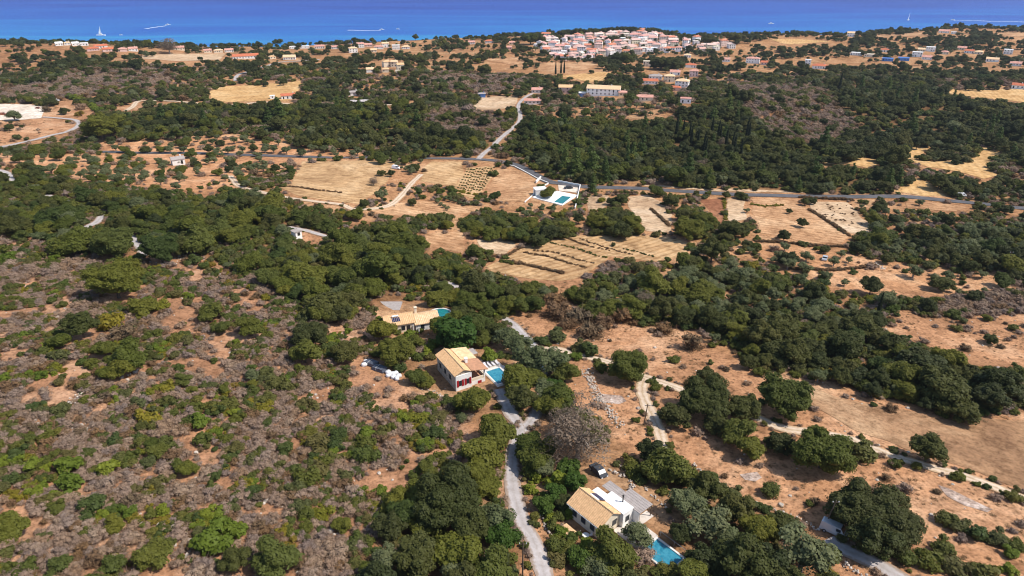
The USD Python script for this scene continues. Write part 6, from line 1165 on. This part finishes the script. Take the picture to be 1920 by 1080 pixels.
# --- tanks, cars, poles, walls, boats
for i, (px_, py_) in enumerate([(661, 200), (683, 199)]):
    x, y, z = at_ground(px_, py_); t = thing('water_tank', ['left one of the two round white tanks', 'right one of the two round white tanks'][i] + ' beside the pale yard', 'tank', (x, y, z), 0, 'round white tanks')
    cy = trimesh.creation.cylinder(4.6, 5.0, sections=28); cy.apply_translation([0, 0, 1.9]); part(t, 'shell', tm(cy), M['whitepaint'], 30)
    cy = trimesh.creation.cylinder(4.75, 0.3, sections=28); cy.apply_translation([0, 0, 4.56]); part(t, 'lid', tm(cy), M['concrete'], 30)
    part(t, 'ladder', join(box(-.3, -.24, -4.75, -4.69, 0, 4.6), box(.24, .3, -4.75, -4.69, 0, 4.6), *[box(-.24, .24, -4.74, -4.70, k_ * .4, k_ * .4 + .05) for k_ in range(11)]), M['steel'])
def car_body(kind):
    prof = {'car': [(-2.1, .35), (-2.15, .75), (-1.95, .95), (-1.3, 1.02), (-.75, 1.45), (.75, 1.48), (1.45, 1.0), (2.05, .85), (2.1, .35)],
            'van': [(-2.4, .4), (-2.42, 1.2), (-2.35, 1.95), (-2.1, 2.05), (.9, 2.05), (1.5, 1.25), (2.25, 1.0), (2.35, .4)]}[kind]
    n = len(prof); w = .86; v = []
    for y, s in ((-w, 1), (-w * .98, 1), (w * .98, 1), (w, 1)):
        for x, z in prof:
            sh_ = 1 - .16 * max(0, (z - .95)) if abs(y) > 0 else 1
            v.append((x * (1 if z < 1.2 else .97), y * sh_, z))
    v = np.array(v); f = []
    for k in range(3):
        for i in range(n): f.append([k * n + i, k * n + (i + 1) % n, (k + 1) * n + (i + 1) % n, (k + 1) * n + i])
    f = np.array(f); f = np.vstack([f[:, [0, 1, 2]], f[:, [0, 2, 3]]]); caps = [[0, i + 1, i] for i in range(1, n - 1)] + [[3 * n, 3 * n + i, 3 * n + i + 1] for i in range(1, n - 1)]
    return v, np.vstack([f, caps])
def car(kind, px_, py_, turn, mat, label, zoff=0.0, xy=None):
    x, y, z = at_ground(px_, py_) if xy is None else xy
    t = thing('parked_car' if kind == 'car' else 'parked_van', label, kind, (x, y, z + .06 + zoff), turn)
    part(t, 'body', car_body(kind), M[mat])
    if kind == 'car':
        g = [quadsheet([(.78, -.70, 1.475), (1.40, -.74, 1.05), (1.40, .74, 1.05), (.78, .70, 1.475)][::1], -.02), quadsheet([(-1.25, -.72, 1.07), (-.78, -.68, 1.45), (-.78, .68, 1.45), (-1.25, .72, 1.07)], -.02)]
        sides = [box(-.7, .7, s * .845 - .02, s * .845 + .02, 1.02, 1.36) for s in (-1, 1)]
    else:
        g = [quadsheet([(.92, -.72, 1.99), (1.47, -.8, 1.3), (1.47, .8, 1.3), (.92, .72, 1.99)], -.02)]; sides = [box(.2, .95, s * .80 - .03, s * .80 + .04, 1.25, 1.8) for s in (-1, 1)]
    part(t, 'windscreen', g[0], M['glass'])
    if len(g) > 1: part(t, 'rear_window', g[1], M['glass'])
    for s_ in sides: part(t, 'side_window', s_, M['glass'])
    ex = 1.35 if kind == 'car' else 1.5
    for sx in (-ex, ex):
        for sy in (-.80, .80):
            cy = trimesh.creation.cylinder(.33, .2, sections=14); cy.apply_transform(trimesh.transformations.rotation_matrix(np.pi / 2, [1, 0, 0])); cy.apply_translation([sx, sy, .33])
            wh = part(t, 'wheel', tm(cy), M['tyre'])
            cy = trimesh.creation.cylinder(.19, .22, sections=10); cy.apply_transform(trimesh.transformations.rotation_matrix(np.pi / 2, [1, 0, 0])); cy.apply_translation([sx, sy, .33]); part(wh, 'rim', tm(cy), M['steel'])
    for sy in (-.6, .6): part(t, 'headlight', box(2.0 if kind == 'car' else 2.2, 2.13 if kind == 'car' else 2.36, sy - .16, sy + .16, .62, .78), M['whitepaint'])
    return t
car('car', 1122, 888, -62, 'darkcar', 'dark car parked behind the shade roof of the lower villa')
car('van', 1564, 1000, -38, 'silver', 'silver van beside the leaning pole under the huge oak')
car('car', 1012, 708, 20, 'darkcar', 'dark car parked under the olive by the lane fork')
car('car', 1006, 698, 20, 'silver', 'silver car parked under the silvery olive')
car('car', 1066, 354, 8, 'darkcar', 'dark car in the gravel yard of the pool villa')
car('car', 1546, 487, 60, 'silver', 'silver car on the terraces below the hay field')
car('van', 743, 317, -20, 'whitepaint', 'white van in the golden stubble field')
car('van', 106, 190, 15, 'whitepaint', 'white truck on the bank above the chalk yard')
car('car', 71, 204, -10, 'redcar', 'rusty red machine on the chalk yard')
car('van', 6, 216, 20, 'redcar', 'red machine on the chalk yard, at the left edge')
car('van', 1802, 369, 10, 'whitepaint', 'white van beside the asphalt road under trees, right side')

def pole(px_, py_, h, lean, label, arm=True, name='utility_pole', r=.13):
    x, y, z = at_ground(px_, py_); t = thing(name, label, 'pole', (x, y, z), 0, 'wooden poles')
    part(t, 'shaft', tube([(0, 0, -.6), (lean * .5, 0, h / 2), (lean, 0, h)], [r, r * .9, r * .7], 9), M['wood'], 40)
    if arm:
        a = part(t, 'crossarm', box(lean - .6, lean + .6, -.05, .05, h - .5, h - .4), M['wood'])
        for k in (-.5, .5): part(a, 'insulator', box(lean + k - .05, lean + k + .05, -.05, .05, h - .397, h - .2), M['whitepaint'])
pole(980, 1079, 7.2, 0, 'wooden pole at the bottom edge, left of the lane'); pole(1207, 797, 5.6, .4, 'leaning wooden pole beside the short pale track'); pole(1545, 990, 6.4, .8, 'leaning wooden pole beside the silver van'); pole(939, 952, 2.6, -.1, 'short dark post at the lane edge', False, r=.1); pole(1883, 512, 8.5, 0, 'thin pole in the dark trees at the right edge'); pole(744, 200, 9, 0, 'thin pole beside the white tanks'); pole(898, 182, 8, 0, 'thin pole on the plain bare field')

# dry stone walls, each stone real
def stone_wall(pts_px, w, h, label, seed, size=.34, name='stone_wall'):
    rng = np.random.default_rng(seed); x, y = hit(*np.array(pts_px, float).T); ln = densify(curve(np.c_[x, y], 6), .3)
    t = np.gradient(ln, axis=0); t /= np.linalg.norm(t, axis=1, keepdims=True) + 1e-9; n = np.c_[-t[:, 1], t[:, 0]]; ms = []
    ico = trimesh.creation.icosphere(1); iv, jf = np.array(ico.vertices), np.array(ico.faces)
    for k in range(int(len(ln) * .3 * w * max(h, .5) / size ** 2 * 1.7)):
        i = int(rng.integers(len(ln))); p = ln[i] + n[i] * rng.normal() * w * .38 + t[i] * rng.normal() * .2
        s = size * rng.uniform(.5, 1.25) * rng.uniform(.75, 1.2, 3) * [.62, .55, .45]; v = iv * (1 + .35 * (meshkit.noise(iv * 1.6 + k, 3) - .5))[:, None]
        a = rng.uniform(0, 6.28); R_ = np.array([[math.cos(a), -math.sin(a), 0], [math.sin(a), math.cos(a), 0], [0, 0, 1]])
        ms.append(((v * s) @ R_.T + [p[0], p[1], float(H(p[0], p[1])) + rng.uniform(0, h)], jf))
    o = thing(name, label, 'stone wall', group=None); part(o, 'stones', join(*ms), M['stone'], kind='stuff')
stone_wall([(163, 718), (158, 735), (146, 750), (128, 765)], 1.5, .7, 'ruined pale stone wall on the left slope beside the orange clearing', 1)
stone_wall([(133, 800), (150, 801), (168, 808)], 1.2, .4, 'short pale heap of stones below the ruined wall', 2)
stone_wall([(572, 690), (580, 720), (583, 745), (590, 772)], .6, .4, 'thin curved stone wall in the middle of the left slope', 3)
stone_wall([(428, 744), (440, 756), (448, 770)], .5, .5, 'short stone wall around the small orange hollow', 4)
stone_wall([(1300, 874), (1345, 906), (1393, 934), (1440, 955), (1500, 975), (1538, 996)], .7, .5, 'low stone wall along the orange slope beside the tree belt', 5)
stone_wall([(1568, 1052), (1592, 1066), (1625, 1084)], .8, .7, 'dark grey stone wall below the bottom right lane', 6)
stone_wall([(1132, 876), (1158, 890), (1180, 902), (1187, 914), (1180, 920)], .6, .6, 'curved pale stone wall above the shade roof of the lower villa', 7)
stone_wall([(1160, 874), (1195, 902), (1225, 930), (1255, 960)], .5, .4, 'long pale stone edge right of the lower villa', 8)
stone_wall([(1095, 690), (1110, 720), (1140, 770), (1165, 800)], 1.6, .3, 'strip of pale rubble on the slope below the pale track', 9)
stone_wall([(800, 730), (830, 745), (850, 770)], .7, .4, 'pale stone edge in front of the middle villa', 10)
stone_wall([(1010, 960), (1030, 1000), (1062, 1030), (1080, 1046)], .5, .4, 'garden stone edge between the lane and the lower villa', 11)
# covered stack and white sacks behind the middle villa
for i, (px_, py_, rot, lab) in enumerate([(697, 684, -30, 'dark sheet-covered stack left of the middle villa, upper one'), (712, 694, -28, 'dark sheet-covered stack left of the middle villa, lower one')]):
    x, y, z = at_ground(px_, py_); t = thing('covered_stack', lab, 'covered stack', (x, y, z), rot)
    b_ = trimesh.creation.box([3.2, 1.9, 1.1]).subdivide().subdivide().subdivide(); v = np.array(b_.vertices); v += .12 * (np.stack([meshkit.noise(v * 2.3 + 9 * k, k) for k in range(3)], 1) - .5) * 2; v[:, 2] += .4
    v[:, :2] *= (1.12 - .12 * (v[:, 2:3] + .2)); part(t, 'sheet', (v, np.array(b_.faces)), M['tarp'], 30)
    part(t, 'rope', tube([(-.5, -1.1, .2), (-.5, -.95, 1.06), (-.5, .95, 1.06), (-.5, 1.1, .2)], .03, 5), M['white'])
rng = np.random.default_rng(12)
for i, (px_, py_) in enumerate([(728, 700), (735, 703), (742, 702), (748, 707), (738, 709), (729, 706), (744, 712), (683, 686), (687, 680)]):
    x, y, z = at_ground(px_, py_); s_ = trimesh.creation.icosphere(2); v = np.array(s_.vertices); v = np.sign(v) * np.abs(v) ** .75 * [.72, .55, .5] * (1 + .2 * (meshkit.noise(v * 2 + i, 2) - .5))[:, None]; v[:, 2] += .4
    t = thing('white_sack', f'bulging white sack behind the middle villa, {ordn(i + 1)} of the heap from the right' if i < 7 else f'white sack at the left of the covered stacks, {["lower", "upper"][i - 7]} one', 'sack', (x, y, z), float(rng.uniform(0, 180)), 'white sacks behind the middle villa')
    part(t, 'bag', (v, np.array(s_.faces)), M['sack'], 30); part(t, 'loop', tube([(-.3, 0, .8), (-.2, 0, 1.05), (.2, 0, 1.05), (.3, 0, .8)], .04, 5), M['sack'])

def local(a0, ang, u, v): a = math.radians(ang); return a0[0] + u * math.cos(a) - v * math.sin(a), a0[1] + u * math.sin(a) + v * math.cos(a)
tx_, ty_ = local(A0, Aang, 5.8, -4.1)
t = thing('patio_table', 'white round table on the patio below the lower villa eaves', 'table', (tx_, ty_, gz - .15), Aang)
cy = trimesh.creation.cylinder(.6, .05, sections=20); cy.apply_translation([0, 0, .74]); part(t, 'tabletop', tm(cy), M['white']); part(t, 'leg', tube([(0, 0, 0), (0, 0, .71)], .05, 8), M['steel']); part(t, 'foot', tube([(0, 0, 0.0), (0, 0, .04)], .28, 12), M['steel'])
for k in range(3):
    a_ = k * 2.1 + .4; t = thing('patio_chair', f'white patio chair at the round table of the lower villa, {["nearest the wall", "nearest the lane", "nearest the pool"][k]}', 'chair', (tx_ + 1.0 * math.cos(a_), ty_ + 1.0 * math.sin(a_), gz - .15), math.degrees(a_), 'chairs at the patio table')
    part(t, 'seat', box(-.22, .22, -.22, .22, .42, .46), M['white']); part(t, 'backrest', box(.18, .22, -.22, .22, .463, .9), M['white'])
    for x_ in (-.2, .16):
        for y_ in (-.2, .16): part(t, 'leg', box(x_, x_ + .04, y_, y_ + .04, 0, .417), M['steel'])
x, y, z = at_ground(1066, 1002)
t = thing('garden_box', 'stone garden box with a tan lid between the lane and the lower villa', 'garden box', (x, y, z), -50)
part(t, 'side', box(-1.3, 1.3, -.7, .7, -.4, .8), M['stonewall']); part(t, 'lid', box(-1.45, 1.45, -.85, .85, .803, .92), M['tan_tile'])
# boats and wakes
def hull(L_, w, h):
    xs = np.linspace(-.5, .5, 11); v, f = [], []
    for x in xs:
        k = (1 - max(0, (x + .05) / .55) ** 2.2) ** .5 if x > -.05 else 1 - .12 * ((-.05 - x) / .45)
        k = max(k, .02)
        v += [(x * L_, -w / 2 * k, h), (x * L_ * .96, -w / 2 * k * .7, -.3), (x * L_ * .96, w / 2 * k * .7, -.3), (x * L_, w / 2 * k, h)]
    for i in range(10):
        for a in range(4): f.append([i * 4 + a, i * 4 + (a + 1) % 4, (i + 1) * 4 + (a + 1) % 4, (i + 1) * 4 + a])
    f += [[0, 3, 2, 1], [40, 41, 42, 43]]
    return np.array(v), np.array(f)
def boat(px_, py_, L_, turn, sail, label, kind='sailing boat', mast=0):
    x, y = sea_hit(np.array(float(px_)), np.array(float(py_))); t = thing('sailing_boat' if mast else 'motor_boat', label, kind, (float(x), float(y), 0.1), turn, 'boats on the bay')
    w = L_ * .3; part(t, 'hull', hull(L_, w, L_ * .1), M['whitepaint'], 30)
    part(t, 'cabin', join(box(-L_ * .22, L_ * .12, -w * .3, w * .3, L_ * .1 + .003, L_ * .19), box(-L_ * .18, L_ * .04, -w * .26, w * .26, L_ * .19 + .003, L_ * .22)), M['white'])
    part(t, 'window', box(-L_ * .2, L_ * .10, -w * .31, w * .31, L_ * .13, L_ * .165), M['glass'])
    if mast:
        part(t, 'mast', tube([(L_ * .05, 0, L_ * .1), (L_ * .05, 0, mast)], .16, 7), M['whitepaint']); part(t, 'boom', tube([(L_ * .05, 0, L_ * .24), (-L_ * .35, 0, L_ * .24)], .1, 6), M['whitepaint'])
    if sail:
        n = 9; v, f = [], []
        for i in range(n):
            q_ = i / (n - 1); z0 = L_ * .27 + (mast - L_ * .27) * q_; c_ = L_ * .24 * (1 - q_)
            for j in range(5): v.append((L_ * .03 - c_ * j / 4, .5 * math.sin(j / 4 * 3.1) * (1 - q_) + .05, z0))
        for i in range(n - 1):
            for j in range(4): f.append([i * 5 + j, i * 5 + j + 1, (i + 1) * 5 + j + 1, (i + 1) * 5 + j])
        part(t, 'sail', (np.array(v), np.array(f)), M['whitepaint'], True)
boat(190, 67, 17, 15, True, 'large white sailing boat with its sail up, at the left', mast=17)
boat(227, 66, 7, 5, False, 'tiny white boat just right of the large sailing boat', 'motor boat')
boat(315, 47, 11, 8, False, 'speedboat leaving a slanting wake at the left', 'motor boat')
boat(716, 56, 10, 0, False, 'speedboat at the head of the long wake left of centre', 'motor boat')
boat(746, 55, 8, 0, False, 'small boat just ahead of the central speedboat', 'motor boat')
boat(1446, 45, 13, 5, False, 'white motor yacht off the village, right of centre', 'motor boat')
boat(1703, 38, 11, 40, True, 'white sailing boat at the right, its sail full', mast=16)
boat(1786, 38, 11, 180, False, 'speedboat at the head of the longest wake, at the right', 'motor boat')
for a, b, w, lab in [((313, 48), (272, 54), 5, 'slanting white wake behind the left speedboat'), ((714, 57), (652, 56.5), 5, 'white wake behind the central speedboat'), ((1788, 38), (1990, 43), 5.5, 'longest white wake running to the right edge')]:
    x0, y0 = sea_hit(*map(np.array, map(float, a))); x1, y1 = sea_hit(*map(np.array, map(float, b))); q_ = np.linspace(0, 1, 40)[:, None]; ln = np.array([x0, y0]) * (1 - q_) + np.array([x1, y1]) * q_
    t = ln[-1] - ln[0]; t /= np.linalg.norm(t); n = np.array([-t[1], t[0]]); ww = w * (0.35 + .65 * np.sqrt(q_)) * (1 - .3 * q_)
    v = np.concatenate([np.c_[ln + n * ww, np.full(40, .05)], np.c_[ln - n * ww, np.full(40, .05)]]); f = np.array([[i, 40 + i, 41 + i, i + 1] for i in range(39)])
    tag(solo('wake', (v, f), M['foam'], lab, 'wake', kind='stuff'))

# ---------------------------------------------------------------- air: a thin even haze over land and sea
M['air'] = usdkit.material(stage, L + 'haze_look', {'v': ('principled_volume', {'color': (0.80, 0.86, 0.96), 'density': 0.000035, 'anisotropy': 0.3})}, [], volume='v.volume')
hz_box = solo('haze', box(-46000, 46000, -1200, 51000, -8.0, 185.0), M['air'], 'thin summer haze over the valley and the bay', 'haze', kind='stuff')
# ---------------------------------------------------------------- plants: those that show largest become things of their own, the rest of each kind one mass
MARKS = [('lower villa', 1125, 950), ('middle villa', 860, 690), ('upper villa', 765, 592), ('valley pool yard', 1050, 370), ('vineyard', 895, 335), ('two white tanks', 672, 195), ('red-roofed cottage', 541, 180), ('chalk yard', 40, 210), ('large terraced field', 1120, 480), ('round pale field', 930, 462), ('hay field', 1575, 410), ('rust red plot', 1338, 395), ('golden stubble field', 640, 340), ('leaning pole', 1208, 780), ('silver van', 1562, 990), ('ruined stone wall', 150, 742), ('fork of the lane', 1005, 660), ('burnt patch at the right', 1825, 940), ('farm shed in the olives', 331, 305), ('hut in the thicket', 555, 446), ('zigzag lane', 170, 420), ('seaside village', 1180, 90), ('blue houses', 1682, 110), ('long white villa', 1133, 173), ('forked golden clearing', 1780, 305), ('dark red hipped roof', 1540, 122), ('curved left slope wall', 580, 730), ('lower villa pool', 1250, 1030), ('covered stacks', 705, 690), ('blue hut field', 930, 192), ('golden hill field', 480, 175), ('left shore houses', 170, 92), ('coast cluster', 710, 90), ('tan hill group', 735, 130), ('lane at the bottom edge', 1010, 1050), ('stubble field at the right', 1800, 830), ('long golden clearing', 1590, 305), ('pole in the right trees', 1883, 500), ('straight lane', 950, 255), ('lone house by the sea', 1597, 66)]
for h in HAND:
    if h[4]: MARKS.append((None, h[1], h[2]))
MK = np.array([m[1:] for m in MARKS if m[0]], float); MN = [m[0] for m in MARKS if m[0]]
LOOK = {'oak_tree': ('dark green oak', 'oak', 'evergreen oaks'), 'olive_tree': ('grey green olive tree', 'olive tree', 'olive trees'), 'pine_tree': ('green pine', 'pine', 'pines in the forest'), 'cypress_tree': ('slim dark cypress', 'cypress', 'cypresses'), 'green_shrub': ('low dark green shrub', 'shrub', 'evergreen shrubs'), 'yellow_shrub': ('yellow olive shrub', 'yellow shrub', 'yellow shrubs'), 'bright_bush': ('bright green bush', 'bright bush', 'bright green bushes'), 'garden_tree': ('fresh green garden tree', 'tree', 'fresh green garden trees'), 'dry_shrub': ('withered grey shrub', 'dry shrub', 'withered shrubs'), 'brown_bush': ('olive brown bush', 'brown bush', 'brown bushes'), 'leafless_tree': ('leafless grey tree', 'leafless tree', 'leafless trees'), 'grape_vine': ('small grape vine', 'vine', 'vines in rows'), 'loose_stone': ('pale loose stone', 'stone', 'loose stones'), 'straw_tuft': ('tuft of straw grass', 'grass', None)}
pk = np.array([p[0] for p in PL]); pv = np.array([p[1] for p in PL]); pxy = np.array([p[2:4] for p in PL]); prot = np.array([p[4] for p in PL]); psc = np.array([p[5] for p in PL]); psz = np.array([p[8] for p in PL])
pz = H(pxy[:, 0], pxy[:, 1]) - 0.06 * psc
hh = np.array([KINDS[p[0]][p[1]][2] for p in PL]) * psc * psz; rr = np.array([KINDS[p[0]][p[1]][1] for p in PL]) * psc
ppx, ppy, pdep = proj(pxy[:, 0], pxy[:, 1], pz + 0.6 * hh)
wpx = F * 2 * rr / pdep
inview = (ppx > 4) & (ppx < 1916) & (ppy > 4) & (ppy < 1074)
lp, lq = stage.GetRootLayer(), {}
MOST = 285
for kind in KINDS:
    ids = np.nonzero(pk == kind)[0]
    look, cat, group = LOOK[kind]
    order = ids[np.argsort([-wpx[i] - 1e4 * (PL[i][7] is not None) for i in ids])]
    order = [i for i in order if inview[i] and wpx[i] > 3.0]
    single = [] if kind == 'straw_tuft' else order[:MOST]
    names = {}
    if single:
        d2 = ((ppx[single][:, None] - MK[None, :, 0]) ** 2 + ((ppy[single][:, None] - MK[None, :, 1]) * 1.2) ** 2)
        near = d2.argmin(1)
        for n, i in enumerate(single):
            dx, dy = ppx[i] - MK[near[n], 0], (ppy[i] - MK[near[n], 1]) * 1.2
            side = ('right of' if dx > 0 else 'left of') if abs(dx) > abs(dy) else ('below' if dy > 0 else 'above')
            names.setdefault((near[n], side), []).append((d2[n, near[n]], i))
    lab = {}
    for (m, side), lst in names.items():
        lst.sort()
        for k, (_, i) in enumerate(lst):
            lab[i] = f'{look} {side} the {MN[m]}' + ('' if len(lst) == 1 else ', nearest' if k == 0 else f', {ordn(k + 1)} nearest')
    for i in single:
        pr = stage.DefinePrim('/World/' + fresh(kind), 'Xform'); x_ = UsdGeom.Xform(pr)
        x_.AddTranslateOp().Set(Gf.Vec3d(float(pxy[i, 0]), float(pxy[i, 1]), float(pz[i]))); x_.AddRotateZOp().Set(float(prot[i])); x_.AddScaleOp().Set(Gf.Vec3f(float(psc[i]), float(psc[i]), float(psc[i] * psz[i])))
        pr.GetReferences().AddInternalReference(KINDS[kind][pv[i]][0]); pr.SetInstanceable(True)
        tag(pr, PL[i][7] or lab[i], cat, group)
    ss = set(single); rest = np.array([i for i in ids if i not in ss])
    if len(rest) == 0: continue
    pi = UsdGeom.PointInstancer.Define(stage, '/World/' + fresh({'straw_tuft': 'straw_grass', 'loose_stone': 'scattered_stones'}.get(kind, kind + ('s' if not kind.endswith('bush') else 'es'))))
    for v in range(len(KINDS[kind])):
        pp = stage.DefinePrim(f'{pi.GetPath()}/{kind}_{v:03d}', 'Xform'); pp.GetReferences().AddInternalReference(KINDS[kind][v][0])
        pi.GetPrototypesRel().AddTarget(pp.GetPath())
    a = np.radians(prot[rest]) / 2
    pi.CreateProtoIndicesAttr(Vt.IntArray.FromNumpy(pv[rest].astype(np.int32)))
    pi.CreatePositionsAttr(Vt.Vec3fArray.FromNumpy(np.c_[pxy[rest], pz[rest]].astype(np.float32)))
    pi.CreateOrientationsAttr(Vt.QuathArray([Gf.Quath(float(c), 0.0, 0.0, float(s)) for c, s in zip(np.cos(a), np.sin(a))]))
    pi.CreateScalesAttr(Vt.Vec3fArray.FromNumpy(np.c_[psc[rest], psc[rest], psc[rest] * psz[rest]].astype(np.float32)))
    tag(pi, {'straw_tuft': 'tufts of straw-coloured grass on the bare slopes', 'loose_stone': 'pale stones strewn over the bare slopes'}.get(kind, f'mass of further {group} over the hillsides and the valley'), cat, kind='stuff')
